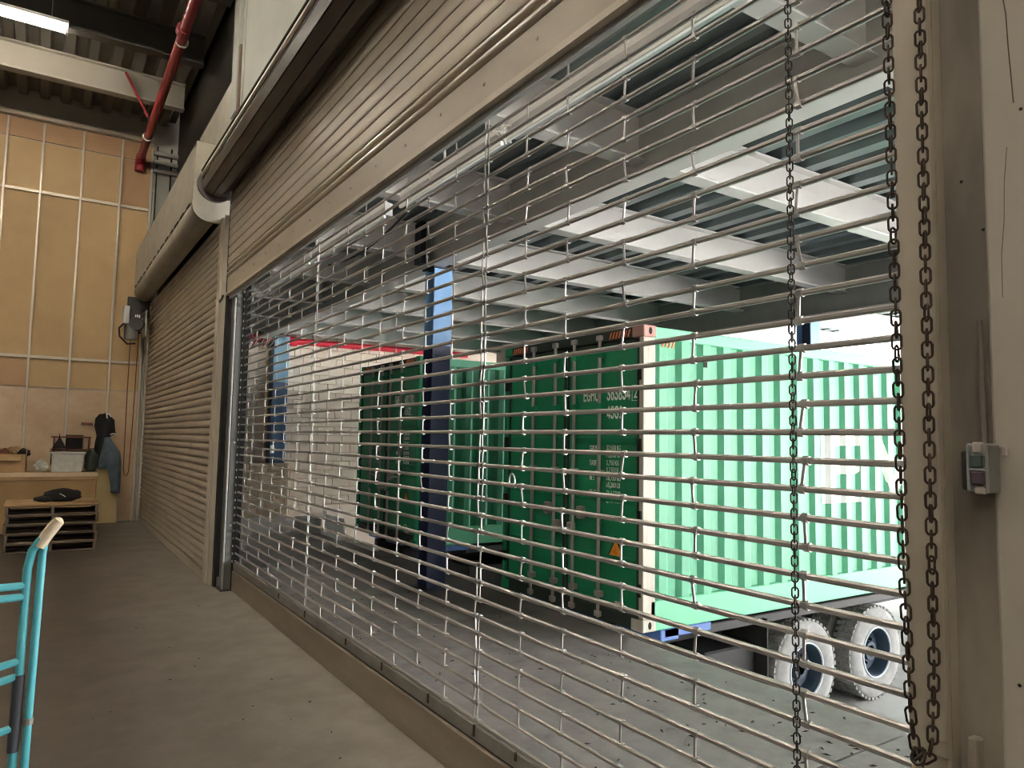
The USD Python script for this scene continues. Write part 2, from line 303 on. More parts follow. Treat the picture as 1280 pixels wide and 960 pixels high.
for y, lab in RB:
    t = thing('roof_beam', lab, 'beam', (-3.5, y, 8.0)); mt = 'roof_beam' if y > 14 else 'roof_dark'  # pale and dark copies put lamplight and shade into the beam colour
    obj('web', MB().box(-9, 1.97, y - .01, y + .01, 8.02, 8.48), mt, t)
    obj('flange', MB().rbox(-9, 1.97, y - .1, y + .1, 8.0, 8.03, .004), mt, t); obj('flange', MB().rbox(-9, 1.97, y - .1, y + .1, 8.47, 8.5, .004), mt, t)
# tube lamps under the roof: one in view, the others added out of view
def lamp(x, y, z=7.86, label=None, group=None):
    t = thing('tube_lamp', label, 'lamp', (x, y, z), group)
    obj('housing', MB().prism([(y - .09, z + .1), (y + .09, z + .1), (y + .06, z + .16), (y - .06, z + .16)], 'x', x - .72, x + .72), 'white_paint', t)
    for s in (-1, 1): obj('end_cap', MB().rbox(x + s * .70 - .02, x + s * .70 + .02, y - .05, y + .05, z - .03, z + .11, .005), 'white_paint', t)
    obj('tube', MB().tube((x - .68, y, z + .03), (x + .68, y, z + .03), .045, 8), 'tube_lit', t, smooth=True)
    for s in (-1, 1): obj('hanger', MB().tube((x + s * .5, y, z + .15), (x + s * .5, y, 8.52), .008, 5), 'bare_metal', t)
    return t
L0 = lamp(-.70, 12.56, label='lit fluorescent tube lamp under the roof above the tan end wall')
for (x, y) in ((.25, 7.6), (.45, 3.9), (-.8, .3), (-4.6, 10.4), (-4.6, 5.6), (-4.6, .6), (-4.6, -4.4), (-1.2, -1.8)):  # unseen lamps added and placed to brighten the pier and shade the coil
    dup(L0, (x, y, 7.86), 'added fluorescent tube lamp out of view, put in to light the inside', 'added tube lamps out of view')

# ================================================================== open grille
gr = thing('roller_grille', 'open steel roller grille of round bars and short links closing the loading bay doorway', 'grille', (XG, 5, 0))
YL, YR, ZB0, PZ = 8.93, .99, 2.195, .0883
NB = range(-21, 17); rad = .0108
for n_ in NB:
    z = ZB0 + PZ * n_; sag = RNG.uniform(-.003, .003)
    pts = [(XG, YR + (YL - YR) * k / 6, z + sag * math.sin(PI * k / 6)) for k in range(7)]
    obj('bar', MB().path(pts, rad, 8), 'bar_steel', gr, smooth=40)
COLS = [(8.62, 0), (8.355, 1), (7.868, 0), (7.476, 1), (7.113, 0), (6.678, 1), (6.27, 2), (6.235, 2), (5.848, 0), (5.522, 1), (5.141, 0), (4.791, 1), (4.403, 0), (4.068, 1), (3.711, 0), (3.372, 2), (3.335, 2), (2.952, 1), (2.62, 0), (2.226, 1), (1.842, 0), (1.398, 1)]
links = []
for y, par in COLS:
    for n_ in list(NB)[:-1]:
        if par == 2 and y < 10 and (n_ % 2 == (0 if y in (6.27, 3.372) else 1)) and RNG.random() < .25: continue
        if par < 2 and (n_ - 1) % 2 != par: continue
        links.append((y, n_))
def link_mesh(mb, y, n_):
    z0, z1 = ZB0 + PZ * n_, ZB0 + PZ * (n_ + 1); j, j2 = RNG.normal(0, .006, 2); w = .005
    q = rad + .0015; o = -.5
    mb.add([(XG + o * q - .0022, y + j + s * w, z0) for s in (-1, 1)] + [(XG + o * q + .0022, y + j + s * w, z0) for s in (-1, 1)] + [(XG + o * q - .0022, y + j2 + s * w, z1) for s in (-1, 1)] + [(XG + o * q + .0022, y + j2 + s * w, z1) for s in (-1, 1)],
           [(0, 1, 5, 4), (2, 6, 7, 3), (0, 4, 6, 2), (1, 3, 7, 5)])
    for z, dj in ((z0, j), (z1, j2)): mb.tube((XG, y + dj - .011, z), (XG, y + dj + .011, z), rad + .0042, 6)
    return mb
links.sort(key=lambda a: a[0]); rest = MB()
for k, (y, n_) in enumerate(links):
    if k < 298: obj('link', link_mesh(MB(), y, n_), 'link_steel', gr)
    else: link_mesh(rest, y, n_)
obj('far_links', rest, 'link_steel', gr, kind='stuff')
obj('bottom_slat', MB().rbox(XG - .02, XG + .02, YR, YL, .245, ZB0 - 21 * PZ - .015, .006), 'grille_foot', gr, label='upper grey slat of the grille foot')
obj('bottom_slat', MB().rbox(XG - .03, XG + .025, YR, YL, .0, .237, .008), 'grille_base', gr)
obj('seam', MB().box(XG - .012, XG + .012, YR, YL, .236, .246), 'dark_gap', gr)
for y in (5.22, 4.55, 3.87, 3.34, 2.95, 6.2, 7.0): obj('clip', MB().rbox(XG - .028, XG - .012, y - .011, y + .007, .275 + .01 * math.sin(9 * y), .325, .004), 'chain_rust', gr)
for s, y in ((1, YL), (-1, YR)): obj('guide_slot', MB().box(XG - .035, XG + .045, y - .0, y + .03, 0, 3.75) if s > 0 else MB().box(XG - .035, XG + .045, y - .03, y, 0, 3.75), 'dark_gap', gr)
edge = MB()
for n_ in NB: edge.box(XG - .04, XG - .03, YL - .03, YL - .002, ZB0 + PZ * n_ - .012, ZB0 + PZ * n_ + .012)
obj('end_lock', edge, 'link_steel', gr, kind='stuff')
# grey steel post that carries the left ends of the bars
ps = thing('steel_post', 'dark grey steel post at the left end of the open grille', 'post', (1.93, 9.05, 0))
obj('post_face', MB().rbox(1.888, 2.01, 8.97, 9.22, 0, 5.0, .01), 'grey_paint', ps)
obj('post_lip', MB().rbox(1.868, 1.887, 8.945, 9.0, 0, 3.45, .003), 'galvanised', ps)
obj('base_plate', MB().rbox(1.85, 2.02, 8.93, 9.2, 0, .02, .004), 'motor_dark', ps)
for z in (1.72, .75): obj('bolt', MB().lathe([(0, -.012), (.012, -.012), (.012, 0)], 'y', (1.94, 8.97, z), 6), 'bare_metal', ps)

# ================================================================== raised solid shutter
SL = [(.008, 0), (-.013, .004), (-.016, .018), (-.016, .092), (-.012, .101), (.008, .106)]
SLR = [(.010, 0), (-.010, .006), (-.021, .03), (-.022, .055), (-.014, .085), (.010, .1055)]
def slat(mb, x, y0, y1, z, p, prof=SL):
    return mb.prism([(x + a, z + b * p / .106) for a, b in prof], 'y', y0, y1)
rs = thing('rolling_shutter', 'half raised beige solid roller shutter rolled on a bare dark coil above the open grille', 'roller shutter', (XS, 5, 3.5))
z = 3.885; YE = 9.24
while z < 4.95:
    obj('slat', slat(MB(), XS, .93, YE, z, .112), 'beige_slat', rs); z += .112
for zz in (3.745, 3.815): obj('rib', MB().prism([(XS + .006, zz), (XS - .012, zz + .008), (XS - .026, zz + .025), (XS - .026, zz + .045), (XS - .012, zz + .062), (XS + .006, zz + .068)], 'y', .93, YE), 'beige_rib', rs, smooth=50)
obj('bottom_plate', MB().rbox(XS - .012, XS + .012, .93, YE, 3.525, 3.745, .004), 'beige_plate', rs)
obj('bottom_angle', MB().prism([(XS - .024, 3.51), (XS - .024, 3.545), (XS - .016, 3.545), (XS - .016, 3.522), (XS + .04, 3.522), (XS + .04, 3.51)], 'y', .93, YE), 'beige_jamb', rs)
obj('weather_strip', MB().box(XS + .016, XS + .04, .93, YE, 3.475, 3.51), 'galvanised', rs)
for k in range(17): obj('bolt', MB().lathe([(0, -.006), (.008, -.006), (.010, 0)], 'x', (XS - .012, 1.2 + k * .48, 3.64 + .02 * (k % 2)), 8), 'stained_recess', rs)
CX, CZ, CR = 1.655, 4.885, .172
pl = []
for k in range(10):
    a0, a1 = (k + .06) * PI / 5, (k + .94) * PI / 5
    pl += [(CX + CR * math.cos(a0), CZ + CR * math.sin(a0)), (CX + CR * math.cos(a1), CZ + CR * math.sin(a1)), (CX + (CR - .012) * math.cos((k + 1) * PI / 5), CZ + (CR - .012) * math.sin((k + 1) * PI / 5))]
obj('coil', MB().prism(pl, 'y', .95, 9.28), 'coil_steel', rs)
obj('coil_highlight', MB().path([(CX - .155, .95, CZ + .085), (CX - .155, 9.28, CZ + .085)], .030, 8), 'beige_jamb', rs, smooth=40)  # pale tube paints the lamplit slat ridge along the coil
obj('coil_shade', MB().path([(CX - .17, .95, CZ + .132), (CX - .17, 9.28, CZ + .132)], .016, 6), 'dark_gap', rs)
obj('shaft', MB().tube((CX, .7, CZ), (CX, 9.45, CZ), .05, 12), 'motor_dark', rs, smooth=40)
br = [(CX + .215 * math.cos(a), CZ + .215 * math.sin(a)) for a in np.linspace(PI * .75, PI * 1.75, 14)] + [(1.885, CZ - .15), (1.885, CZ + .30), (CX, CZ + .30)]
obj('end_bracket', MB().prism(br, 'y', 9.3, 9.36), 'coil_steel', rs)  # beige plate given a dark colour to hold the coil shadow
obj('end_bracket', MB().prism(br, 'y', .86, .92), 'beige_wall', rs)
gd = MB().rbox(1.80, 1.815, .885, .979, 1.08, 4.8, .004); gd.box(1.815, 1.87, .966, .979, 1.08, 4.8); gd.box(1.815, 1.88, .885, .90, 1.08, 4.8); gd.rbox(1.79, 1.802, .885, .91, 1.12, 4.8, .003)
obj('guide', gd, 'beige_jamb', rs)
obj('guide_foot', MB().rbox(1.812, 1.90, .89, .983, 0, 1.09, .006), 'beige_jamb', rs)
# ================================================================== closed shutter
cs = thing('rolling_shutter', 'fully closed beige slatted roller shutter under a round hood, beside the tan end wall', 'roller shutter', (XS, 13, 0))
YA, YB = 9.62, 16.9
z = .11
while z < 4.5:
    obj('slat', slat(MB(), XS, YA, YB, z, .0995, SLR), 'beige_slat', cs); z += .0995
obj('bottom_bar', MB().rbox(XS - .03, XS + .02, YA, YB, 0, .105, .008), 'beige_slat', cs)
HX, HZ, HR = 1.645, 4.70, .19
hp = [(HX + HR * math.cos(a), HZ + HR * math.sin(a)) for a in np.linspace(PI * .42, PI * 1.65, 18)]
hi_ = [(HX + (HR - .006) * math.cos(a), HZ + (HR - .006) * math.sin(a)) for a in np.linspace(PI * 1.65, PI * .42, 18)]
obj('hood', MB().prism(hp + hi_, 'y', 9.66, 16.4), 'header_paint', cs, smooth=40)
obj('hood_top', MB().rbox(1.47, 1.885, 9.66, 16.4, 5.485, 5.5, .004), 'header_paint', cs)
obj('front_plate', MB().rbox(1.455, 1.472, 9.62, 16.4, 4.76, 5.5, .003), 'header_paint', cs)
obj('hood_end', MB().prism([(HX + (HR + .02) * math.cos(a), HZ + (HR + .02) * math.sin(a)) for a in np.linspace(PI * 1.0, PI * 1.5, 10)] + [(1.885, HZ - .21), (1.885, 5.5), (1.455, 5.5)], 'y', 9.60, 9.66), 'header_paint', cs)
for k in range(14): obj('seam_slot', MB().rbox(1.447, 1.456, 9.9 + k * .47, 10.12 + k * .47 + .06 * (k % 3), 4.752, 4.772, .002), 'dark_gap', cs)
g = MB().rbox(1.785, 1.80, 9.5, 9.66, 0, 4.55, .003); g.box(1.80, 1.86, 9.5, 9.515, 0, 4.55); g.rbox(1.79, 1.87, 9.36, 9.39, 0, 4.55, .003); g.box(1.82, 1.86, 9.39, 9.5, 0, 4.55)
obj('guide', g, 'beige_jamb', cs)
obj('guide', MB().rbox(1.785, 1.86, 16.86, 16.95, 0, 4.5, .005), 'beige_jamb', cs)
obj('guide_gap', MB().box(1.84, 1.87, 9.25, 9.36, 0, 4.55), 'dark_gap', cs)
obj('cable_hook', MB().path([(1.80, 9.3, 3.52), (1.79, 9.36, 3.47), (1.785, 9.42, 3.45), (1.785, 9.43, 3.48)], .012, 6), 'motor_dark', cs)

# ================================================================== chains
def chain(t, pts, pitch, wire, mat, length_k=1.38, w=.40):
    """oval links threaded along a polyline, every other one turned a quarter"""
    p = np.array(pts, float); seg = np.linalg.norm(np.diff(p, axis=0), axis=1); cum = np.r_[0, np.cumsum(seg)]; n = int(cum[-1] / pitch)
    for k in range(n):
        s = (k + .5) * pitch; i = min(np.searchsorted(cum, s) - 1, len(seg) - 1); c = p[i] + (p[i + 1] - p[i]) * (s - cum[i]) / seg[i]
        d_ = (p[i + 1] - p[i]) / seg[i]; side = np.cross(d_, [c[1] / math.hypot(c[0], c[1]), -c[0] / math.hypot(c[0], c[1]), 0]); side = side / np.linalg.norm(side); out = np.cross(d_, side)
        ang = RNG.normal(.1, .2) + (PI / 2 if k % 2 else 0); e = math.cos(ang) * out + math.sin(ang) * side
        L, W = pitch * length_k / 2, pitch * w
        loop = [c + d_ * (L - W) * (1 if math.sin(q) > 0 else -1) + d_ * W * math.sin(q) + e * W * math.cos(q) for q in (np.arange(12) + .5) * PI / 6]
        obj('link', MB().path(loop, wire, 5, closed=True), mat, t, smooth=True)
XC = 1.765
hc = thing('hand_chain', 'endless dark hand chain hanging as a loop in front of the right hand jamb', 'chain', (XC, .95, 1.0))
lp = [(XC, .888, 3.3), (XC, .892, 2.2), (XC, .897, 1.3), (XC, .905, 1.13), (XC, .915, 1.085), (XC, .932, 1.07), (XC, .946, 1.10), (XC, .954, 1.17), (XC, .962, 1.5), (XC, .967, 2.2), (XC, .972, 3.3)]
chain(hc, lp, .0298, .0031, 'chain_rust', 1.36, .36)
kn = MB()
for a in range(3): kn.path([(XC - .012 + .008 * a + .010 * math.cos(q),   .932 + .014 * math.sin(q) + .005 * a, 1.085 + .016 * math.cos(q + a)) for q in np.arange(10) * PI / 5], .0042, 5, closed=True)
obj('tangled_links', kn, 'chain_iron', hc, smooth=True)
hk = thing('hoist_gearbox', 'grey gearbox the hand chain loop hangs from, above the picture', 'gearbox', (1.8, .95, 3.3))
obj('case', MB().rbox(1.70, 1.785, .87, 1.03, 3.3, 3.6, .015), 'motor_grey', hk); obj('wheel', MB().lathe([(0, -.03), (.06, -.03), (.05, 0), (.06, .03), (0, .03)], 'x', (1.735, .95, 3.27), 16), 'motor_dark', hk)
pc = thing('pull_chain', 'thin dark pull chain hanging straight down in front of the open grille', 'chain', (1.74, 1.24, .6))
chain(pc, [(1.74, 1.245, 4.72), (1.74, 1.245, 2.0), (1.74, 1.246, .9)], .0212, .0023, 'chain_iron')

# ================================================================== switch on the pier
sw = thing('door_switch', 'grey push button switch box with dark buttons on the stained right pier', 'switch', (1.84, .82, 1.75))
obj('box', MB().rbox(1.785, 1.845, 0.778, 0.824, 1.70, 1.812, .004), 'switch_grey', sw)
obj('side_shade', MB().rbox(1.795, 1.85, 0.824, 0.840, 1.705, 1.795, .004), 'motor_dark', sw)
obj('button', MB().rbox(1.775, 1.79, 0.784, 0.812, 1.757, 1.788, .004), 'switch_green', sw); obj('button', MB().rbox(1.775, 1.79, 0.784, 0.812, 1.718, 1.750, .004), 'switch_red', sw)
obj('frame_bar', MB().rbox(1.778, 1.787, 0.781, 0.816, 1.751, 1.756, .001), 'galvanised', sw); obj('frame_bar', MB().rbox(1.778, 1.787, 0.814, 0.820, 1.706, 1.806, .001), 'galvanised', sw)
obj('mount_clip', MB().rbox(1.78, 1.80, 0.790, 0.808, 1.79, 1.815, .003), 'paper', sw); obj('mount_clip', MB().rbox(1.78, 1.80, 0.784, 0.806, 1.698, 1.714, .003), 'paper', sw)
obj('conduit', MB().tube((1.838, 0.806, 1.81), (1.838, 0.809, 2.1), .006, 6), 'stained_recess', sw)
obj('torn_label', MB().rbox(1.836, 1.846, 0.761, 0.772, 1.785, 1.806, .002), 'paper', sw)

# ================================================================== containers
def shade_text(mb, text, h, y_left, z, x, squeeze=.62, bold=True, depth=.003):
    """lettering on a plane x = const seen from -X: it reads towards -Y"""
    m = meshkit.text_mesh(text, h, depth, bold); V = np.array(m.vertices); f = m.faces
    mb.add(np.c_[x - V[:, 2], y_left - V[:, 0] * squeeze, z + V[:, 1]], f); return (V[:, 0].max()) * squeeze
def container(name, label, number, y0, y1, xf, z0, z1, near):
    L = 12.1; t = thing(name, label, 'shipping container', (xf, (y0 + y1) / 2, z0)); W = y1 - y0; G = 'green_paint'
    x1 = xf + L
    obj('body', MB().box(xf + .12, x1 - .03, y0 + .07, y1 - .07, z0 + .15, z1 - .05), G, t)
    # corrugated sides and roof
    for nm, yb, sgn in (('side_panel', y0, 1), ('side_panel', y1, -1)):
        x = xf + .16; pr = []
        while x < x1 - .3:
            pr += [(x, .045), (x + .055, .005), (x + .153, .005), (x + .208, .045)]; x += .306
        pr += [(x, .045)]; pp = np.array(pr); n = len(pp); zz = (z0 + .27, z1 - .12)
        v = np.vstack([np.c_[pp[:, 0], yb + sgn * pp[:, 1], np.full(n, q)] for q in zz])
        obj(nm, MB().add(v, [(i, i + 1, n + i + 1, n + i) if sgn > 0 else (i, n + i, n + i + 1, i + 1) for i in range(n - 1)]), 'green_side' if near else 'green_side_shaded', t)
    FO = pp
    for yb in (y0, y1 - .07):
        obj('top_rail', MB().rbox(xf + .1, x1 - .1, yb, yb + .07, z1 - .13, z1 - .01, .008), 'mint_paint', t); obj('bottom_rail', MB().rbox(xf + .1, x1 - .1, yb, yb + .07, z0, z0 + .28, .01), 'mint_paint', t)
    rp = []; x = xf + .16
    while x < x1 - .3: rp += [(x, z1 - .04), (x + .05, z1 - .02), (x + .17, z1 - .02), (x + .22, z1 - .04)]; x += .27
    rp = np.array(rp); n = len(rp); obj('roof_panel', MB().add(np.vstack([np.c_[rp[:, 0], np.full(n, q), rp[:, 1]] for q in (y0 + .05, y1 - .05)]), [(i, i + 1, n + i + 1, n + i) for i in range(n - 1)]), 'roof_neutral', t)
    # corner posts and castings
    for s, yb in ((1, y0), (-1, y1)):
        for xx, mt in ((xf, 'rust_post' if near and s > 0 else G), (x1 - .12, G)):
            a, b = sorted((yb, yb + s * .06)); obj('corner_post', MB().rbox(xx, xx + .16, a, b, z0 + .12, z1 - .12, .006), mt, t)
            a, b = sorted((yb - s * .006, yb + s * .16))
            for zc in (z0, z1 - .118):
                mc = 'casting_red' if near and zc > z0 and s > 0 and xx == xf else ('rust_post' if near and s > 0 and xx == xf else G)
                c = obj('corner_casting', MB().rbox(xx - .006, xx + .17, a, b, zc, zc + .118, .01), mc, t)
                obj('casting_hole', MB().prism([(xx + .085 + .022 * math.cos(q), zc + .06 + .035 * math.sin(q)) for q in np.arange(12) * PI / 6], 'y', (a if s > 0 else b) - .002, (a if s > 0 else b) + .002), 'dark_gap', c)
            if xx == xf:
                for zh in (.32, 1.0, 1.68, 2.36): obj('hinge', MB().rbox(xf - .014, xf + .02, *sorted((yb + s * .02, yb + s * .075)), z0 + zh, z0 + zh + .12, .004), 'dark_gap' if near else G, t)
    # door end: header, sill, two leaves
    obj('door_header', MB().rbox(xf, xf + .1, y0 + .06, y1 - .06, z1 - .115, z1 - .012, .006), 'gasket' , t)
    obj('door_sill', MB().rbox(xf, xf + .12, y0 + .06, y1 - .06, z0, z0 + .13, .008), 'gasket', t)
    ym = (y0 + y1) / 2; dz0, dz1 = z0 + .145, z1 - .125
    for a, b, rods in ((y0 + .075, ym - .012, (ym - .17, ym - .59)), (ym + .012, y1 - .075, (ym + .17, ym + .59))):
        dd = obj('door', MB().rbox(xf + .03, xf + .075, a, b, dz0, dz1, .006), G, t)
        fr = MB(); fr.box(xf + .022, xf + .03, a, a + .035, dz0, dz1).box(xf + .022, xf + .03, b - .035, b, dz0, dz1).box(xf + .022, xf + .03, a, b, dz0, dz0 + .03).box(xf + .022, xf + .03, a, b, dz1 - .03, dz1)
        obj('door_gasket', fr, 'gasket', dd)
        for zz in (.62, 1.2, 1.78): obj('door_rib', MB().prism([(xf + .03, z0 + zz - .04), (xf + .02, z0 + zz - .02), (xf + .02, z0 + zz + .02), (xf + .03, z0 + zz + .04)], 'y', a + .05, b - .05), G, dd)
        for ry in rods:
            r = obj('locking_rod', MB().tube((xf - .012, ry, z0 + .02), (xf - .012, ry, z1 - .05), .019, 8), 'rod_grey', t, smooth=40)
            for zz in (.22, .78, 1.42, 2.1, 2.62): obj('rod_bracket', MB().rbox(xf - .03, xf + .03, ry - .045, ry + .045, z0 + zz, z0 + zz + .06, .006), 'rod_grey' if zz in (.22, 1.42) else G, r)
            for zz in (.03, z1 - z0 - .1): obj('rod_keeper', MB().rbox(xf - .035, xf + .01, ry - .04, ry + .04, z0 + zz, z0 + zz + .055, .006), 'rod_grey', r)
            dr = -1 if ry < ym else 1
            hz = z0 + (1.02 if abs(ry - ym) > .4 else .84)
            obj('handle', MB().path([(xf - .035, ry, hz), (xf - .045, ry - dr * .1, hz + .005), (xf - .045, ry - dr * .34, hz - .02), (xf - .03, ry - dr * .38, hz - .02)], .012, 6), 'rod_grey', t)
            obj('handle_latch', MB().rbox(xf - .04, xf + .03, *sorted((ry - dr * .26, ry - dr * .34)), hz - .06, hz + .07, .008), 'rod_grey', t)
    # lettering on the right hand leaf
    xt = xf + .0295
    for (txt, h, yl, zt, sq) in ((number[0], .125, ym - .278, z0 + 2.185, .53), (number[1], .125, ym - .655, z0 + 2.185, .53), ('45G1', .12, ym - .655, z0 + 2.0, .55)):
        m = MB(); shade_text(m, txt, h, yl, zt, xt, sq); obj('lettering', m, 'letter_white', t)
    if near:
        m = MB(); shade_text(m, '2', .1, y0 + .165, z0 + 2.195, xt, .6)
        for a, b, c, d_ in ((.185, .19, 2.165, 2.32), (.085, .09, 2.165, 2.32), (.085, .19, 2.165, 2.17), (.085, .19, 2.315, 2.32)): m.box(xt - .003, xt, y0 + a, y0 + b, z0 + c, z0 + d_)
        obj('lettering', m, 'letter_white', t)
    for k, (a, b, c) in enumerate((('GROSS', '32,500 KG', '71,650 LB'), ('TARE', '3,750 KG', '8,270 LB'), ('NET', '28,750 KG', '63,380 LB'), ('CU.CAP', '76.4 CU.M', '2,700 CU.FT'))):
        zt = z0 + 1.68 - k * .15
        m = MB(); shade_text(m, a, .055, ym - .39, zt - .01, xt, .62, False); shade_text(m, b, .05, ym - .655, zt, xt, .62, False); shade_text(m, c, .05, ym - .655, zt - .07, xt, .62, False)
        obj('lettering', m, 'letter_white', t)
    # warning triangle, small label, hazard stripes
    yc, zc = ym - .81, z0 + .72
    wn = obj('warning_sign', MB().prism([(yc - .135, zc - .11), (yc + .135, zc - .11), (yc, zc + .125)], 'x', xt - .003, xt), 'black_rubber', t)
    obj('sign_face', MB().prism([(yc - .105, zc - .093), (yc + .105, zc - .093), (yc, zc + .09)], 'x', xt - .005, xt - .003), 'warning_orange', wn)
    obj('sign_bolt', MB().prism([(yc - .04, zc - .06), (yc + .02, zc - .06), (yc + .045, zc - .02), (yc + .005, zc - .02), (yc + .02, zc + .03), (yc - .03, zc - .015), (yc, zc - .015)], 'x', xt - .006, xt - .005), 'warning_red', wn)
    lb = obj('maker_label', MB().box(xt - .003, xt, ym - .93, ym - .80, z0 + .155, z0 + .215), 'paper', t)
    if not near:
        obj('round_emblem', MB().lathe([(.05, -.003), (.06, -.003), (.06, 0)], 'x', (xt, ym - .80, z0 + .25), 16), 'letter_white', t)
    for a0 in (ym - .72, ym + 1.05):
        for k in range(7):
            a = a0 - k * .045; obj('hazard_stripe', MB().prism([(a, z1 - .1), (a - .02, z1 - .1), (a - .05, z1 - .03), (a - .03, z1 - .03)], 'x', xf - .003, xf), 'hazard_orange', t)
    if near:
        for k in range(4): a = xf + .24 + k * .045; obj('hazard_stripe', MB().prism([(a, z1 - .2), (a + .02, z1 - .2), (a + .05, z1 - .13), (a + .03, z1 - .13)], 'y', y0 - .002, y0 + .008), 'hazard_orange', t)
        obj('vent_slot', MB().box(xf + .83, xf + .88, y0 - .002, y0 + .01, z1 - .36, z1 - .24), 'dark_gap', t)
        # big side lettering painted over the corrugation
        from shapely import union_all
        pols, xo = [], 7.62
        for ch in 'EVERGREEN':
            mw = meshkit.text_mesh(ch, .765, .01, True); up = mw.faces[mw.face_normals[:, 2] > .5]
            pg = union_all([Polygon(mw.vertices[q][:, :2]).buffer(1e-5) for q in up]); bx = pg.bounds
            pols.append(affinity.translate(affinity.scale(affinity.translate(pg, -bx[0], 0), .76 / (bx[2] - bx[0]), 1, origin=(0, 0)), xo, 1.155)); xo += 1.12 if len(pols) == 1 else .97
        for pol in pols:
            lm = MB(); bx = pol.bounds
            for i in range(len(FO) - 1):
                (xa, ya), (xb, yb_) = FO[i], FO[i + 1]
                if xb < bx[0] or xa > bx[2]: continue
                piece = pol.intersection(sbox(xa, 0, xb, 4))
                for gq in getattr(piece, 'geoms', [piece]):
                    if gq.is_empty or gq.geom_type != 'Polygon' or gq.area < 1e-5: continue
                    vv, ff = trimesh.creation.triangulate_polygon(gq, engine='earcut'); vv, ff = np.array(vv), np.array(ff)
                    dy = ya + (yb_ - ya) * (vv[:, 0] - xa) / (xb - xa); (p0, p1, p2) = vv[ff[0]]
                    if (p1[0] - p0[0]) * (p2[1] - p0[1]) - (p1[1] - p0[1]) * (p2[0] - p0[0]) < 0: ff = ff[:, ::-1]
                    lm.add(np.c_[vv[:, 0], y0 + dy - .0025, vv[:, 1]], ff)
            if lm.n: obj('side_letter', lm, 'white_paint', t)
    return t
c1 = container('shipping_container', 'green container with bright ribbed side and white side lettering, nearest behind the grille', ('EGHU', '363834'), 5.045, 7.485, 4.78, .04, 2.935, True)
c2 = container('shipping_container', 'dark green container in shade behind the blue column', ('EMBU', '401702'), 9.95, 12.39, 4.80, .17, 3.07, False)

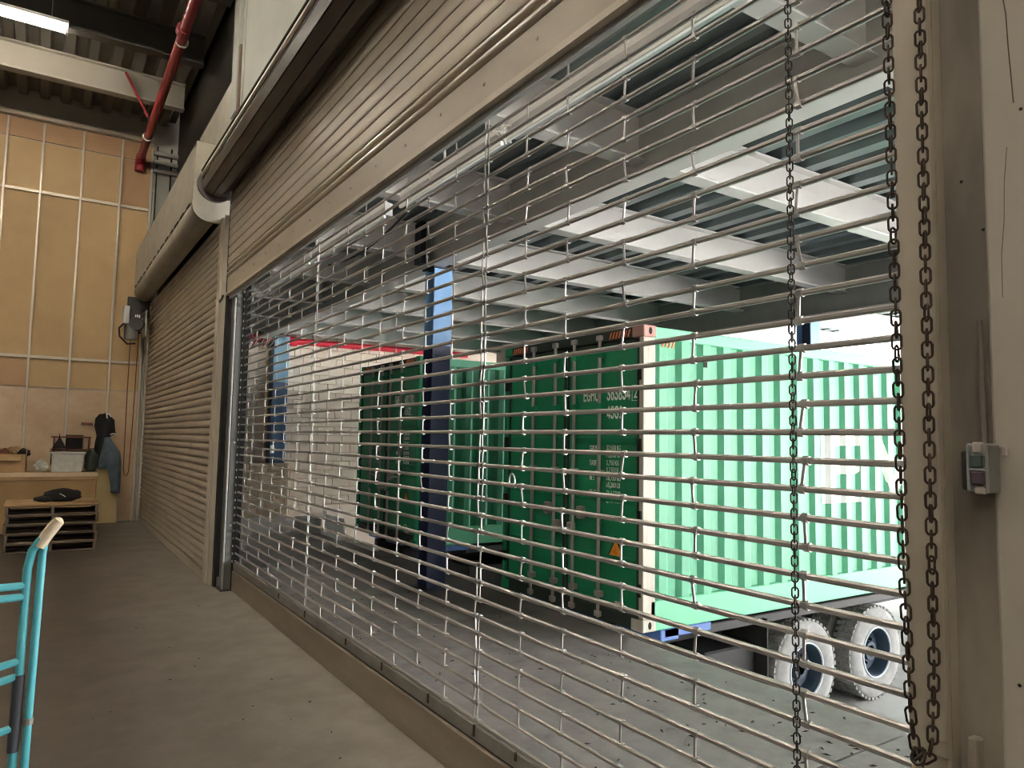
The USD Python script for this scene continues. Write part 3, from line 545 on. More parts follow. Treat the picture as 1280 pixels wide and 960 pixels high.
# ================================================================== trailers
def trailer(label, y0, y1, zt, xf, x_ax):
    ym = (y0 + y1) / 2; t = thing('trailer', label, 'trailer', (xf + 6, ym, YARD))
    for s in (-1, 1):
        obj('chassis_rail', MB().rbox(xf + .1, xf + 12, ym + s * .5 - .06, ym + s * .5 + .06, zt - .38, zt - .07, .008), 'chassis_dark', t)
    obj('rear_bolster', MB().rbox(xf + .25, xf + .5, y0 + .02, y1 - .02, zt - .12, zt - .004, .01), 'chassis_blue', t)
    obj('rear_bolster', MB().rbox(xf + 11.4, xf + 11.6, y0 + .02, y1 - .02, zt - .2, zt - .004, .01), 'chassis_blue', t)
    obj('side_beam', MB().rbox(xf + .3, xf + .95, y0 + .02, y0 + .1, zt - .09, zt - .004, .01), 'chassis_blue', t)
    obj('side_beam', MB().rbox(xf + .95, xf + 6, y0 + .12, y0 + .2, zt - .16, zt - .06, .01), 'chassis_dark', t)
    for yf in (y0 + .06, y1 - .72): obj('mud_flap', MB().rbox(x_ax[0] - .64, x_ax[0] - .615, yf, yf + .66, YARD + .18, zt - .1, .004), 'black_rubber', t)
    obj('tool_box', MB().rbox(xf + 1.05, x_ax[0] - .66, y0 + .2, y1 - .2, YARD + .25, zt - .38, .02), 'chassis_dark', t)
    for s in (-1, 1): obj('landing_leg', MB().rbox(xf + 9.4, xf + 9.55, ym + s * .8 - .07, ym + s * .8 + .07, YARD, zt - .2, .01), 'chassis_dark', t)
    for xa in x_ax:
        obj('axle', MB().tube((xa, y0 + .1, YARD + .555), (xa, y1 - .1, YARD + .555), .07, 10), 'chassis_dark', t, smooth=40)
        obj('spring', MB().rbox(xa - .5, xa + .5, ym - .55, ym - .45, YARD + .62, YARD + .74, .01), 'chassis_dark', t)
        for s, ya in ((1, y0 + .02), (1, y0 + .36), (-1, y1 - .02), (-1, y1 - .36)):
            R, rr, w = .555, .29, .25; c = (xa, ya, YARD + R); h = lambda a: s * a
            prof = [(rr, .02), (rr + .03, .0), (rr + .10, -.012), (R - .06, .0), (R - .02, .03), (R - .012, .06), (R - .012, w - .06), (R - .02, w - .03), (R - .06, w), (rr + .03, w), (rr, w - .02)]
            outer = ya in (y0 + .02, y1 - .02)
            ty = obj('tyre', MB().lathe([(a, h(b)) for a, b in prof], 'y', c, 40), 'dusty_tyre', t, smooth=50)
            tr = MB()
            for k in range(44):
                q = 2 * PI * k / 44; u = np.array([math.cos(q), 0, math.sin(q)]); tt = np.array([-math.sin(q), 0, math.cos(q)])
                for b0, b1 in ((.02, .12), (.15, .25)):
                    cc = np.array(c) + np.array([0, h((b0 + b1) / 2), 0]) + u * (R - .012); V = [cc + tt * a * .024 + np.array([0, bb * (b1 - b0) / 2, 0]) + u * e for a in (-1, 1) for bb in (-1, 1) for e in (-.012, .014)]
                    tr.add(V, [(0, 1, 3, 2), (4, 6, 7, 5), (0, 4, 5, 1), (2, 3, 7, 6), (1, 5, 7, 3)])
            obj('tread_block', tr, 'tread_grey', ty, kind='stuff')
            wh = obj('wheel', MB().lathe([(rr + .012, h(.0)), (rr - .01, h(.02)), (rr - .03, h(.07)), (rr - .05, h(.15)), (.12, h(.17)), (.11, h(.08)), (0, h(.08))], 'y', c, 32), 'wheel_blue', t, smooth=40)
            obj('rim_ring', MB().lathe([(rr - .006, h(.012)), (rr - .002, h(-.004)), (rr + .010, h(-.004)), (rr + .014, h(.01))], 'y', c, 32), 'rim_light', wh, smooth=True)
            if outer:
                for k in range(8): q = 2 * PI * k / 8; obj('wheel_nut', MB().tube((xa + .155 * math.cos(q), ya + h(.17), YARD + R + .155 * math.sin(q)), (xa + .155 * math.cos(q), ya + h(.12), YARD + R + .155 * math.sin(q)), .018, 6), 'wheel_blue', wh)
    return t
trailer('dark trailer with dusty white tyres under the nearest green container', 5.045, 7.485, .04, 4.78, (7.28, 8.66))
trailer('dark trailer hidden in shade under the farther green container', 9.95, 12.39, .17, 4.80, (7.4, 8.7))

# ================================================================== canopy over the dock
cc = structure('ceiling_canopy'); prof = []; x = 2.3
while x < 15.9: prof += [(x, 4.50), (x + .15, 4.50), (x + .19, 4.60), (x + .34, 4.60)]; x += .38
P = np.array(prof); n = len(P)
obj('deck_sheet', MB().add(np.vstack([np.c_[P[:, 0], np.full(n, q), P[:, 1]] for q in (-60, YW)]), [(i, i + 1, n + i + 1, n + i) for i in range(n - 1)]), 'deck_teal', cc)
obj('deck_cover', MB().box(2.25, 16.1, -60, YW + .2, 4.63, 4.66), 'roof_dark', cc)  # canopy lengthened out of view beyond the right jamb to block side skylight
ORD = ['first', 'second', 'third', 'fourth', 'fifth', 'sixth', 'seventh', 'eighth']
for k in range(8):
    y = 2.33 + 1.95 * k
    t = thing('canopy_beam', f'white steel canopy beam outside, {ORD[k]} one counted from the right jamb', 'beam', (7.6, y, 4.08))
    obj('web', MB().box(2.3, 16.0, y - .008, y + .008, 4.1, 4.48), 'canopy_white', t)
    obj('flange', MB().rbox(2.3, 16.0, y - .085, y + .085, 4.08, 4.1, .004), 'canopy_white', t); obj('flange', MB().rbox(2.3, 16.0, y - .085, y + .085, 4.475, 4.497, .004), 'canopy_white', t)
def girder(label, xc, z0, z1):
    t = thing('canopy_girder', label, 'girder', (xc, 8.6, z0))
    obj('web', MB().box(xc - .01, xc + .01, -60, 16.1, z0, z1), 'girder_grey', t)
    obj('flange', MB().rbox(xc - .11, xc + .09, -60, 16.1, z0 - .02, z0 + .005, .004), 'canopy_white', t); obj('flange', MB().rbox(xc - .11, xc + .09, -60, 16.1, z1 - .02, z1, .004), 'girder_grey', t)
girder('deep grey girder running along the dock above the blue column', 4.0, 3.95, 4.49)
girder('dark girder across the canopy behind the nearest container roof', 10.0, 3.82, 4.49)
def column(label, x0, x1, y0, y1, z0, z1, zd=2.95):
    """H column: flanges face along Y; navy paint up to the dado line, light blue above"""
    t = thing('steel_column', label, 'column', ((x0 + x1) / 2, (y0 + y1) / 2, z0)); xm, ym = (x0 + x1) / 2, (y0 + y1) / 2
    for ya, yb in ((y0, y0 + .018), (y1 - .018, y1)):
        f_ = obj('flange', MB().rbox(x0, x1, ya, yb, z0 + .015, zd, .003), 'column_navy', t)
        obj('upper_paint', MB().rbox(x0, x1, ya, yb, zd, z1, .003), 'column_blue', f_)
    obj('web', MB().box(xm - .006, xm + .006, y0 + .018, y1 - .018, z0 + .015, z1), 'column_navy', t)  # navy all the way up: recess shade put into the web colour
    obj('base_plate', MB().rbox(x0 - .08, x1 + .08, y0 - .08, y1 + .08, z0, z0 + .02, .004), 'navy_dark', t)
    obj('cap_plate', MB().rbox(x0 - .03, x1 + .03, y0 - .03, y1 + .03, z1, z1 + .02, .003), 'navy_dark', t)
    return t
k1 = column('two tone steel column, light blue above and navy below, between the two containers', 3.97, 4.22, 7.88, 8.14, 0, 3.91)
column('blue column behind the nearest container roof', 9.9, 10.15, 6.75, 7.0, YARD, 3.78)
# dark stub above the column
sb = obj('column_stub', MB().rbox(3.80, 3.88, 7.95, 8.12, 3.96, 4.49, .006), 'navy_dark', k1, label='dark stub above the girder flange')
rail = thing('conduit_rail', 'long galvanised channel rail hung just behind the top of the grille', 'rail', (2.28, 5, 3.6))
for a, b in ((.9, 3.52), (3.58, 5.05), (5.35, 7.2), (7.28, 9.4)):
    obj('channel', MB().prism([(2.24, 3.60), (2.30, 3.60), (2.30, 3.70), (2.24, 3.71), (2.225, 3.66)], 'y', a, b), 'galvanised', rail)
    obj('lip', MB().rbox(2.22, 2.245, a, b, 3.572, 3.598, .004), 'white_paint', rail)
jb = MB()
for k in range(7): p0 = np.array([2.24, 3.54 + RNG.normal(0, .03), 3.65 + RNG.normal(0, .02)]); jb.path([p0, p0 + [-.02, .03, .02], p0 + RNG.normal(0, .03, 3)], .006, 5)
obj('wire_bundle', jb, 'white_paint', rail)
for y in (1.5, 4.4, 7.2): obj('hanger', MB().tube((2.27, y, 3.7), (2.27, y, 4.5), .01, 6), 'galvanised', rail)
cb = thing('sagging_cable', 'dark cable sagging behind the grille below the galvanised rail', 'cable', (2.35, 5.6, 3.4))
obj('cable', MB().path([(2.34, 5.0 + .25 * k, 3.62 - .10 * math.sin(PI * k / 8) - .012 * k) for k in range(9)], .011, 6), 'black_rubber', cb, smooth=True)

# ================================================================== end wall outside (painted blocks), far column, red pipe
wo = structure('wall_end'); obj('core', MB().box(2.35, 16, YW + .03, YW + .2, YARD, 4.6), 'mortar', wo)
BW, BH = .41, .205
for r in range(21):
    z = r * BH; x = 3.3 - (BW / 2 if r % 2 else 0)
    while x < 8.4:
        if r < 6 and x < 4.5: x += BW; continue
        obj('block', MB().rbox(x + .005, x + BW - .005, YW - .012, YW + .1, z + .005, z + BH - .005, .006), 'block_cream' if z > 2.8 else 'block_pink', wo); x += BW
obj('block_infill', MB().box(4.7, 8.4, YW - .005, YW + .1, YARD, 0), 'block_pink', wo, kind='stuff')
obj('block_infill', MB().box(8.4, 16, YW - .005, YW + .1, YARD, 4.4), 'block_pink', wo, kind='stuff')
obj('block_infill', MB().box(2.35, 3.2, YW - .005, YW + .1, 0, 4.4), 'block_pink', wo, kind='stuff')
pr_ = thing('block_plinth', 'low tan brick plinth under the far blue column', 'plinth', (4.3, 16.75, 0))
obj('core', MB().box(3.73, 4.79, 16.62, 16.98, 0, 1.18), 'mortar', pr_)
for r in range(6):
    x = 3.72 - (.2 if r % 2 else 0)
    while x < 4.79:
        a, b = max(x, 3.72), min(x + .4, 4.8)
        if b - a > .05: obj('block', MB().rbox(a + .005, b - .005, 16.6, 16.98, r * .2 + .004, r * .2 + .196, .006), 'block_tan', pr_)
        x += .4
fc = thing('steel_column', 'flat blue column standing on the tan brick plinth at the end wall', 'column', (4.55, 16.8, 1.2))
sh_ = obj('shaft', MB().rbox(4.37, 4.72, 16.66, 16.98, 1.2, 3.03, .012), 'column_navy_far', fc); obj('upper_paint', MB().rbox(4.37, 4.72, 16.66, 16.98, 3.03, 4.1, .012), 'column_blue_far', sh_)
obj('cable_box', MB().rbox(4.38, 4.46, 16.64, 16.66, 1.42, 1.6, .004), 'white_paint', fc)
obj('shadow_strip', MB().rbox(4.29, 4.34, 16.93, 16.98, 1.2, 4.0, .01), 'tan_panel', fc)  # tan strip painted in for the soft shadow beside the column
rp = thing('red_pipe', 'bright red sprinkler pipe along the pale block wall outside', 'pipe', (6, 16.85, 4.02))
obj('pipe', MB().tube((4.75, 16.82, 4.02), (9.5, 16.82, 4.06), .075, 12), 'red_pipe_bright', rp, smooth=40)
obj('pipe', MB().tube((3.5, 16.7, 4.0), (4.8, 16.82, 4.02), .09, 12), 'red_pipe', rp, smooth=40, label='darker left end of the pipe')
obj('coupling', MB().tube((4.30, 16.8, 4.02), (4.92, 16.82, 4.02), .115, 12), 'red_pipe_bright', rp, smooth=40)
for x in (5.9, 7.4): obj('clamp', MB().tube((x, 16.82, 4.03), (x + .03, 16.82, 4.03), .085, 12), 'bare_metal', rp); obj('hanger_rod', MB().tube((x, 16.82, 4.1), (x, 16.82, 4.5), .012, 6), 'bare_metal', rp)
cn = thing('conduit_bundle', 'tangled brown conduits in the far dark corner behind the grille', 'conduit', (3.9, 16.5, 4.2))
for k in range(5):
    x = 3.62 + .12 * k; obj('conduit', MB().path([(x, 16.22, 4.48), (x - .02, 16.22, 4.3), (x + .10, 16.2, 4.2 - .05 * k), (x + .16, 16.24, 3.95), (x + .06, 16.28, 3.72 + .02 * k)], .028, 6), 'brown_wood' if k % 2 else 'motor_dark', cn, smooth=True)
obj('soffit_box', MB().rbox(3.45, 4.75, 16.3, 16.95, 4.14, 4.49, .02), 'roof_dark', cc)
ho = thing('ceiling_hook', 'small steel hook hanging from the canopy left of the blue column', 'hook', (5.3, 12, 3.9))
obj('rod', MB().tube((5.3, 12.0, 4.1), (5.3, 12.0, 3.86), .012, 6), 'bare_metal', ho); obj('hook', MB().path([(5.3, 12 + .06 * math.cos(a), 3.8 + .06 * math.sin(a)) for a in np.linspace(PI / 2, -PI, 10)], .012, 6), 'bare_metal', ho)
# dock edge bits
wbd = thing('dock_guard', 'low white board with a white upright on the dock edge by the far container', 'board', (4.55, 12.9, 0))
obj('board', MB().rbox(4.60, 4.64, 12.45, 13.35, 0, .36, .006), 'white_paint', wbd); obj('upright', MB().rbox(4.56, 4.62, 13.35, 13.43, 0, .42, .006), 'white_paint', wbd); obj('foot', MB().rbox(4.5, 4.68, 12.3, 13.4, 0, .03, .005), 'white_paint', wbd)
obj('dock_edge_strip', MB().rbox(4.55, 4.68, 11.0, 12.2, 0, .03, .006), 'white_paint', label='white painted strip on the dock edge in front of the far container', cat='strip')
obj('concrete_block', MB().rbox(4.1, 4.5, 13.3, 13.8, 0, .3, .03), 'grey_block', label='grey concrete block with dark top beside the white dock guard', cat='block')
db = MB()
for k in range(240):
    if k < 120: c = np.array([RNG.uniform(2.3, 4.5), RNG.uniform(1.2, 9), 0])
    else: c = np.array([RNG.normal(3.9, .35), RNG.normal(2.4, .8), 0])
    if not (2.15 < c[0] < 4.6): continue
    a = RNG.uniform(0, PI); l, w = RNG.uniform(.008, .035), RNG.uniform(.004, .012); u = np.array([math.cos(a), math.sin(a), 0]); q = np.array([-u[1], u[0], 0])
    db.add([c + u * l, c + q * w, c - u * l, c - q * w, c + [0, 0, .008]], [(0, 1, 4), (1, 2, 4), (2, 3, 4), (3, 0, 4)])
obj('leaf_litter', db, 'debris', label='dark scraps of dirt scattered on the dock floor behind the grille', cat='dirt', kind='stuff')
db = MB()
for k in range(22):
    c = np.array([RNG.uniform(.2, 1.7), RNG.uniform(2, 8.5), 0]); a = RNG.uniform(0, PI); l, w = RNG.uniform(.005, .02), RNG.uniform(.003, .006); u = np.array([math.cos(a), math.sin(a), 0]); q = np.array([-u[1], u[0], 0])
    db.add([c + u * l, c + q * w, c - u * l, c - q * w, c + [0, 0, .006]], [(0, 1, 4), (1, 2, 4), (2, 3, 4), (3, 0, 4)])
obj('floor_scraps', db, 'debris', label='dark scraps of dirt on the inside floor before the grille', cat='dirt', kind='stuff')
stk = thing('fallen_stick', 'thin stick with a white tip lying on the dock floor near the trailer wheels', 'stick', (3.9, 2.2, 0))
obj('stick', MB().path([(3.62, 2.20, .012), (3.9, 2.15, .014), (4.1, 2.02, .012)], .008, 6), 'block_tan', stk); obj('white_tip', MB().rbox(3.66, 3.70, 1.94, 2.02, 0, .02, .004), 'white_paint', stk)
sk = thing('shackle', 'small grey shackle hooked on a grille bar in front of the green doors', 'shackle', (XG - .02, 3.0, 1.62))
zb = ZB0 - 7 * PZ
obj('bow', MB().path([(XG - .016, 3.03 + .026 * math.cos(a), zb + .02 + .038 * math.sin(a)) for a in np.linspace(-.4, PI + .4, 12)], .005, 6), 'link_steel', sk, smooth=True); obj('pin', MB().tube((XG - .016, 2.995, zb), (XG - .016, 3.065, zb), .012, 8), 'link_steel', sk)

# ================================================================== inside, at the end wall
ip = thing('red_pipe', 'dark red sprinkler pipe hanging under the inside roof beside the shutter wall', 'pipe', (1.42, 13, 7.6))
obj('pipe', MB().tube((1.39, 6, 7.6), (1.46, 16.75, 7.6), .075, 12), 'red_pipe', ip, smooth=40)
obj('elbow', MB().path([(1.46, 16.6, 7.6), (1.46, 16.80, 7.58), (1.46, 16.88, 7.5), (1.46, 16.88, 7.36)], .095, 12), 'red_pipe', ip, smooth=40)
for y in (15.4, 11.3): obj('clamp', MB().tube((1.44, y, 7.6), (1.44, y + .04, 7.6), .09, 12), 'white_trim', ip); obj('hanger_rod', MB().tube((1.44, y + .02, 7.66), (1.44, y + .02, 8.5), .012, 6), 'bare_metal', ip)
obj('branch', MB().tube((1.36, 14.6, 7.66), (.95, 14.6, 8.4), .025, 8), 'red_pipe', ip)
obj('coupling', MB().tube((1.40, 10.9, 7.6), (1.40, 11.05, 7.6), .092, 12), 'red_pipe', ip)

def pallet(t, x0, y0, z0):
    for k in range(3): obj('stringer', MB().rbox(x0 + [0, .58, 1.16][k], x0 + [.04, .62, 1.2][k], y0, y0 + 1.0, z0 + .018, z0 + .118, .003), 'pallet_wood', t)
    for k in range(7): obj('top_board', MB().rbox(x0, x0 + 1.2, y0 + k * .148, y0 + k * .148 + .11, z0 + .118, z0 + .138, .003), 'pallet_wood', t)
    for k in (0, 3, 6): obj('bottom_board', MB().rbox(x0, x0 + 1.2, y0 + k * .148, y0 + k * .148 + .11, z0, z0 + .018, .003), 'pallet_wood', t)
PX, PY = -.36, 13.1
PLB = ['lowest pallet of the wooden stack, on the floor', 'second pallet from the floor in the wooden stack', 'middle pallet of the five in the wooden stack', 'fourth pallet from the floor in the wooden stack', 'topmost pallet of the wooden stack, under the board']
pt = thing('wooden_pallet', PLB[0], 'pallet', (PX, PY, 0), 'stacked wooden pallets'); pallet(pt, PX, PY, 0)
for k in range(1, 5): dup(pt, (PX + (.012, -.01, .015, 0)[k - 1], PY + .01 * (k % 2), .139 * k), PLB[k], 'stacked wooden pallets')
obj('plywood_sheet', MB().rbox(PX - .02, PX + 1.2, PY - .01, PY + 1.0, .696, .72, .004), 'cardboard_light', label='tan board lying on top of the pallet stack', cat='board')
def lump(c, r, seed, squash=(1, 1, 1), amp=.25, fr=4, sub=3):
    m = trimesh.creation.icosphere(sub); v = m.vertices * np.array(squash); k = 1 + amp * (meshkit.fbm(m.vertices * fr / 2 + seed, 3, seed) - .5) * 2
    return trimesh.Trimesh(v * k[:, None] * r + np.array(c), m.faces, process=False)
cp = thing('black_bag', 'limp black cloth bag lying on the board over the pallets', 'bag', (.35, 13.5, .72))
bm = lump((.36, 13.5, .815), .26, 3, (1.0, .55, .40), .22); bm.vertices[:, 2] = np.maximum(bm.vertices[:, 2], .721)
obj('body', bm, 'black_cloth', cp, smooth=True); obj('flap', lump((.14, 13.45, .77), .14, 5, (1.1, .7, .33)), 'black_cloth', cp, smooth=True)
obj('buckle', MB().path([(.32, 13.355, .85), (.36, 13.35, .83), (.40, 13.355, .80)], .006, 5), 'white_trim', cp)
# long carton against the wall
lc = thing('long_carton', 'long brown cardboard carton with shiny tape behind the pallet stack', 'carton', (-.3, 15.9, 0))
obj('body', MB().rbox(-1.7, .95, 15.6, 16.35, 0, 1.05, .012), 'cardboard', lc); obj('lid', MB().rbox(-1.71, .96, 15.585, 16.36, .93, 1.075, .01), 'cardboard_light', lc)
obj('tape', MB().rbox(-1.712, .962, 15.579, 15.6, 1.0, 1.078, .002), 'clear_tape', lc)
cbz = thing('cream_board', 'cream board standing against the wall right of the long carton', 'board', (1.2, 16.5, 0))
obj('face', MB().prism([(16.78, 0), (16.81, 0), (16.93, 1.09), (16.90, 1.09)], 'x', 1.02, 1.39), 'cream_board', cbz); obj('edge', MB().prism([(16.77, 0), (16.82, 0), (16.93, 1.0), (16.88, 1.0)], 'x', 1.39, 1.415), 'strip_metal', cbz)
tb = thing('storage_tub', 'cloudy white plastic tub standing on the long carton', 'tub', (.46, 15.95, 1.078))
tbv = MB(); lo = [(.22, 15.75), (.70, 15.75), (.70, 16.1), (.22, 16.1)]; hi2 = [(.19, 15.72), (.73, 15.72), (.73, 16.13), (.19, 16.13)]
tbv.add([(*p, 1.079) for p in lo] + [(*p, 1.42) for p in hi2], [(0, 3, 2, 1), (0, 1, 5, 4), (1, 2, 6, 5), (2, 3, 7, 6), (3, 0, 4, 7)])
obj('body', tbv, 'tub_white', tb); obj('rim', MB().rbox(.17, .75, 15.70, 16.15, 1.41, 1.44, .008), 'white_trim', tb)
obj('strap', MB().box(.20, .215, 15.70, 15.72, 1.2, 1.42), 'black_cloth', tb)
wpk = thing('white_packet', 'crumpled whitish packet on the carton, left of the cloudy tub', 'packet', (.09, 15.85, 1.078))
pk = lump((.07, 15.85, 1.19), .13, 9, (.8, .6, .85), .3); pk.vertices[:, 2] = np.maximum(pk.vertices[:, 2], 1.0785); obj('packet', pk, 'tub_white', wpk)
ct = thing('open_carton', 'open brown carton of scraps at the left end of the long carton', 'carton', (-.38, 15.9, 1.078))
obj('body', MB().box(-.62, -.16, 15.72, 15.735, 1.078, 1.40).box(-.62, -.16, 16.1, 16.115, 1.078, 1.5).box(-.62, -.605, 15.72, 16.1, 1.078, 1.45).box(-.175, -.16, 15.72, 16.1, 1.078, 1.5), 'cardboard_light', ct)
obj('flap', MB().prism([(15.72, 1.40), (15.735, 1.40), (15.62, 1.28), (15.61, 1.29)], 'x', -.55, -.25), 'cardboard', ct)
for k in range(3): obj('scrap', lump((-.5 + .14 * k, 15.9, 1.42 + .05 * (k % 2)), .11, 20 + k, (1, .8, .7), .35, sub=2), ['brown_wood', 'cardboard', 'black_cloth'][k], ct)
for nm, lab, c, r, sq, mt, sd in (('dark_bag', 'dark green cloth bag slumped right of the cloudy tub', (.86, 15.95, 1.25), .22, (.55, .6, 1.0), 'dark_green_cloth', 31), ):
    o_ = thing(nm, lab, 'bag', (c[0], c[1], 1.078)); m_ = lump(c, r, sd, sq, .25); m_.vertices[:, 2] = np.maximum(m_.vertices[:, 2], 1.079); obj('body', m_, mt, o_, smooth=True); obj('handle', MB().path([(c[0] + .05 * math.cos(a), c[1], 1.45 + .06 * math.sin(a)) for a in np.linspace(0, PI, 8)], .008, 5), 'black_cloth', o_)
shf = thing('wall_shelf', 'narrow rail shelf on the foil wall behind the tub', 'shelf', (.55, 16.85, 1.5))
obj('rail', MB().rbox(.20, .88, 16.72, 16.76, 1.70, 1.73, .004), 'brown_wood', shf); obj('board', MB().rbox(.20, .88, 16.72, 16.94, 1.46, 1.48, .003), 'brown_wood', shf)
for x in (.24, .84): obj('bracket', MB().rbox(x, x + .03, 16.74, 16.95, 1.38, 1.72, .003), 'brown_wood', shf)
hb = thing('hung_pouch', 'dark pointed pouch hanging from the wall rail, left of the black box', 'pouch', (.33, 16.7, 1.5)); obj('body', MB().prism([(.22, 1.49), (.46, 1.49), (.40, 1.62), (.34, 1.73), (.29, 1.62)], 'y', 16.66, 16.72), 'black_cloth', hb); obj('strap', MB().tube((.34, 16.69, 1.72), (.34, 16.72, 1.78), .008, 5), 'black_cloth', hb)
bb = thing('black_box', 'square black box on the wall shelf above the tub', 'box', (.6, 16.8, 1.48)); obj('body', MB().rbox(.45, .74, 16.77, 16.93, 1.481, 1.735, .01), 'black_cloth', bb); obj('lid', MB().rbox(.445, .745, 16.765, 16.935, 1.735, 1.76, .006), 'motor_dark', bb)
# clothes on a peg
def cloth(poly, y0, th, seed, nx=16, nz=24):
    """a garment: an outline with its own thickness, folds and rounded edge"""
    pg = Polygon(poly); x0, z0, x1, z1 = pg.bounds; v, f = trimesh.creation.triangulate_polygon(pg.segmentize(.05), engine='earcut'); m = trimesh.Trimesh(np.c_[v, np.zeros(len(v))], f, process=True)
    for _ in range(2): m = m.subdivide()
    from shapely.geometry import Point
    V = np.array(m.vertices); dist = np.array([pg.exterior.distance(Point(p[0], p[1])) for p in V]); bulge = th * np.sqrt(np.clip(dist / .09, 0, 1)); fold = .03 * (meshkit.fbm(np.c_[V[:, 0] * 14, V[:, 1] * 2.2, V[:, 0] * 0], 3, seed) - .5) * np.clip(dist / .04, 0, 1)
    fr = np.c_[V[:, 0], y0 - bulge - fold, V[:, 1]]; bk = np.c_[V[:, 0], y0 + bulge * .4, V[:, 1]]
    return trimesh.Trimesh(np.vstack([fr, bk]), np.vstack([m.faces, m.faces[:, ::-1] + len(V)]), process=False)
jk = thing('black_jacket', 'black jacket with white trim hung on a peg above the carton', 'jacket', (1.1, 16.8, 1.7))
obj('body', cloth([(.93, 2.10), (1.0, 2.19), (1.10, 2.20), (1.17, 2.17), (1.27, 2.08), (1.29, 1.90), (1.31, 1.78), (1.24, 1.77), (1.19, 1.70), (1.15, 1.60), (1.09, 1.45), (1.06, 1.30), (.99, 1.12), (.955, 1.10), (.965, 1.3), (.93, 1.42), (.95, 1.62), (.97, 1.75), (.92, 1.95)], 16.78, .09, 2), 'black_cloth', jk, smooth=True)
obj('white_collar', MB().path([(1.12, 16.72, 2.2), (1.13, 16.71, 2.1), (1.115, 16.71, 2.02)], .014, 6).path([(1.12, 16.72, 2.2), (1.17, 16.72, 2.19), (1.2, 16.72, 2.14)], .012, 6), 'white_trim', jk); obj('white_cuff', MB().path([(1.20, 16.73, 1.775), (1.25, 16.72, 1.80), (1.31, 16.74, 1.785)], .012, 6), 'white_trim', jk)
obj('peg', MB().tube((1.1, 16.94, 2.2), (1.1, 16.74, 2.22), .012, 6), 'bare_metal', jk)
jn = thing('blue_jeans', 'faded blue jeans hanging below the black jacket at the wall', 'jeans', (1.3, 16.7, 1.0))
obj('leg', cloth([(1.10, 1.72), (1.2, 1.73), (1.31, 1.55), (1.40, 1.42), (1.43, 1.2), (1.44, .62), (1.42, .60), (1.27, .61), (1.26, .75), (1.22, .95), (1.17, 1.12), (1.09, 1.16), (1.0, 1.14), (1.04, 1.35)], 16.66, .08, 6), 'denim', jn, smooth=True)
obj('leg', cloth([(1.02, 1.18), (1.14, 1.4), (1.2, 1.3), (1.18, 1.1), (1.02, 1.08)], 16.64, .05, 8), 'denim', jn, smooth=True)
obj('pocket', MB().prism([(1.24, 1.42), (1.31, 1.42), (1.31, 1.33), (1.275, 1.30), (1.24, 1.33)], 'y', 16.555, 16.575), 'denim', jn)
stc = thing('wooden_stick', 'short red brown wooden stick held on the wall left of the jacket', 'stick', (.8, 16.9, 1.98)); obj('grip', MB().tube((.70, 16.86, 1.985), (.90, 16.86, 1.98), .03, 8), 'brown_wood', stc, smooth=40); obj('bracket', MB().rbox(.89, 1.0, 16.84, 16.96, 1.96, 2.0, .004), 'paper', stc)
# shutter motor and its chain
mo = thing('shutter_motor', 'grey and white shutter motor at the far end of the round hood', 'motor', (1.5, 16.4, 4.0))
mx, my = 1.36, 16.3
obj('gearbox', MB().rbox(1.36, 1.60, 16.1, 16.45, 3.85, 4.32, .03), 'motor_dark', mo); obj('end_shield', MB().lathe([(0, -.12), (.13, -.12), (.15, -.06), (.15, .06), (0, .06)], 'y', (1.50, 16.2, 4.0), 18), 'motor_dark', mo, smooth=40)
obj('control_box', MB().rbox(1.26, 1.37, 16.05, 16.35, 3.98, 4.34, .015), 'motor_white', mo); obj('bracket', MB().rbox(1.36, 1.75, 16.5, 16.6, 4.2, 4.6, .01), 'motor_dark', mo); obj('motor_body', MB().lathe([(0, 0), (.11, 0), (.12, .03), (.12, .3), (0, .32)], 'z', (1.42, 16.2, 3.68), 16), 'motor_grey', mo, smooth=40)
obj('side_plate', MB().rbox(1.66, 1.69, 16.1, 16.6, 3.75, 4.3, .005), 'motor_white', mo)
obj('cable', MB().path([(1.30, 16.1, 4.0), (1.20, 16.1, 3.88), (1.22, 16.1, 3.72), (1.36, 16.1, 3.58), (1.5, 16.1, 3.6)], .018, 6), 'black_rubber', mo, smooth=True)
for k in range(3): obj('terminal', MB().rbox(1.47 + .035 * k, 1.49 + .035 * k, 16.085, 16.1, 4.12, 4.18, .003), 'white_trim', mo)
tc = thing('hand_chain', 'thin brown hand chain loop hanging below the shutter motor by the end wall', 'chain', (1.5, 16.4, .9))
obj('loop', MB().path([(1.44, 16.4, 3.9), (1.44, 16.4, 2.2), (1.45, 16.4, 1.1), (1.47, 16.4, .98), (1.51, 16.4, .96), (1.545, 16.4, 1.05), (1.57, 16.4, 2.2), (1.585, 16.4, 3.9)], .009, 6), 'brown_wood', tc, smooth=True)
obj('guide_ring', MB().tube((1.40, 16.4, 3.86), (1.62, 16.4, 3.86), .02, 8), 'motor_dark', tc)

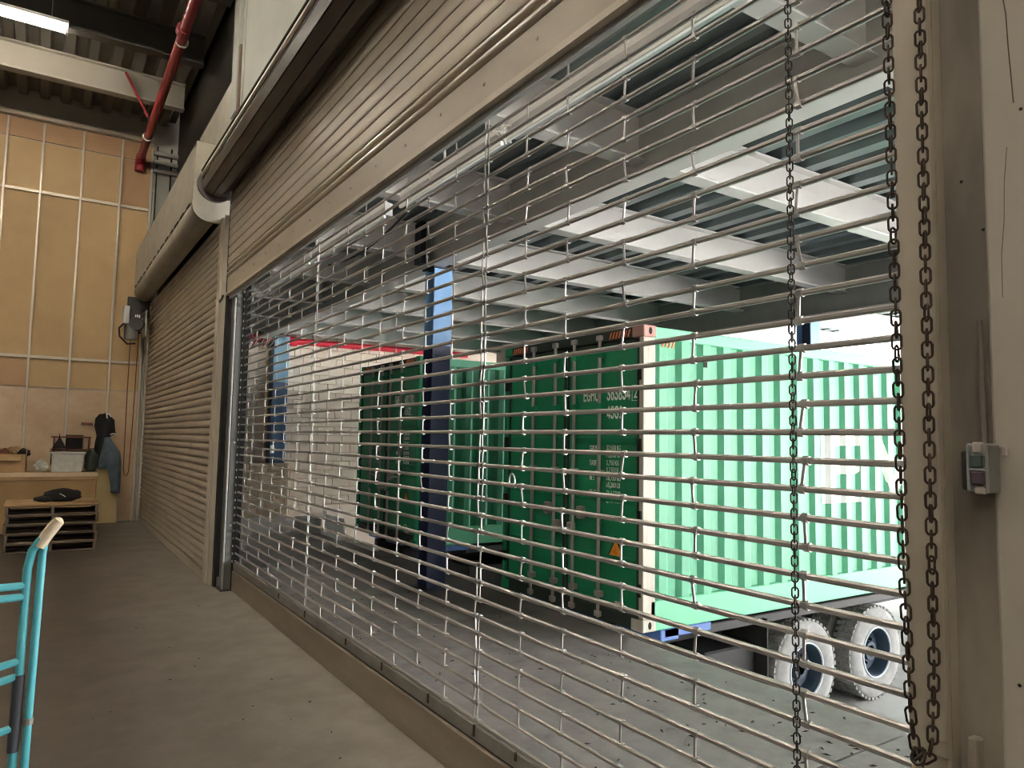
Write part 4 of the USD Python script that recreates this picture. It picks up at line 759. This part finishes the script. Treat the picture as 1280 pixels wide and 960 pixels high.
# ================================================================== hand truck at the lower left
ht = thing('hand_truck', 'turquoise two wheeled hand truck with a cream grip, cut by the left edge', 'hand truck', (-.3, 3.5, 0))
Y0 = 3.6
def rail_(x, dy, z1): return [(x + .018, Y0 + dy, .12), (x + .005, Y0 + dy, .6), (x, Y0 + dy, z1)]
for side in (0, -.56):
    k = 'cyan_paint'; tops = [(-.012, 1.30), (.036, 1.33)]
    obj('rail', MB().path([(side - .018, Y0, .1), (side - .012, Y0, .7), (side - .008, Y0, 1.24), (side + .004, Y0 - .01, 1.315), (side + .035, Y0 - .02, 1.365)], .0165, 10), k, ht, smooth=40)
    obj('rail', MB().path([(side + .022, Y0 - .01, .1), (side + .030, Y0 - .01, .7), (side + .040, Y0 - .01, 1.30), (side + .046, Y0 - .015, 1.36)], .0150, 10), k, ht, smooth=40)
    obj('grip', MB().path([(side + .028, Y0 - .015, 1.33), (side + .05, Y0 - .02, 1.375), (side + .075, Y0 - .03, 1.415), (side + .092, Y0 - .035, 1.437), (side + .098, Y0 - .037, 1.443)], [.022, .024, .024, .021, .010], 10), 'grip_cream', ht, smooth=40)
    obj('tape_wrap', MB().path([(side - .016, Y0, .52), (side - .012, Y0, .82)], .0215, 10), 'tape_dark', ht, smooth=40)
    obj('weld_band', MB().path([(side + .028, Y0 - .01, .62), (side + .030, Y0 - .01, .645)], .0185, 10), 'bare_metal', ht)
for z in (1.175, 1.13, .875, .815, .615):
    sg = .02 if z < .9 else 0
    obj('cross_bar', MB().path([(-.56, Y0, z), (-.42, Y0 - .02, z - sg), (-.28, Y0 - .03, z - 1.2 * sg), (-.12, Y0 - .02, z - sg), (-.01, Y0, z)], .0155, 8), 'cyan_paint', ht, smooth=40)
obj('toe_plate', MB().rbox(-.58, .04, Y0 - .02, Y0 + .24, .02, .032, .003), 'cyan_paint', ht)
obj('axle', MB().tube((-.66, Y0 - .12, .12), (.12, Y0 - .12, .12), .012, 8), 'bare_metal', ht)
for x in (-.64, .10):
    w_ = obj('wheel', MB().lathe([(.05, -.03), (.10, -.035), (.12, -.02), (.12, .02), (.10, .035), (.05, .03)], 'x', (x, Y0 - .12, .12), 20), 'black_rubber', ht, smooth=40); obj('hub', MB().lathe([(0, -.025), (.05, -.025), (.05, .025), (0, .025)], 'x', (x, Y0 - .12, .12), 12), 'bare_metal', w_)
    obj('axle_bracket', MB().path([(x + (.06 if x < 0 else -.06), Y0 - .12, .12), (x + (.06 if x < 0 else -.06), Y0, .22)], .012, 6), 'cyan_paint', ht)
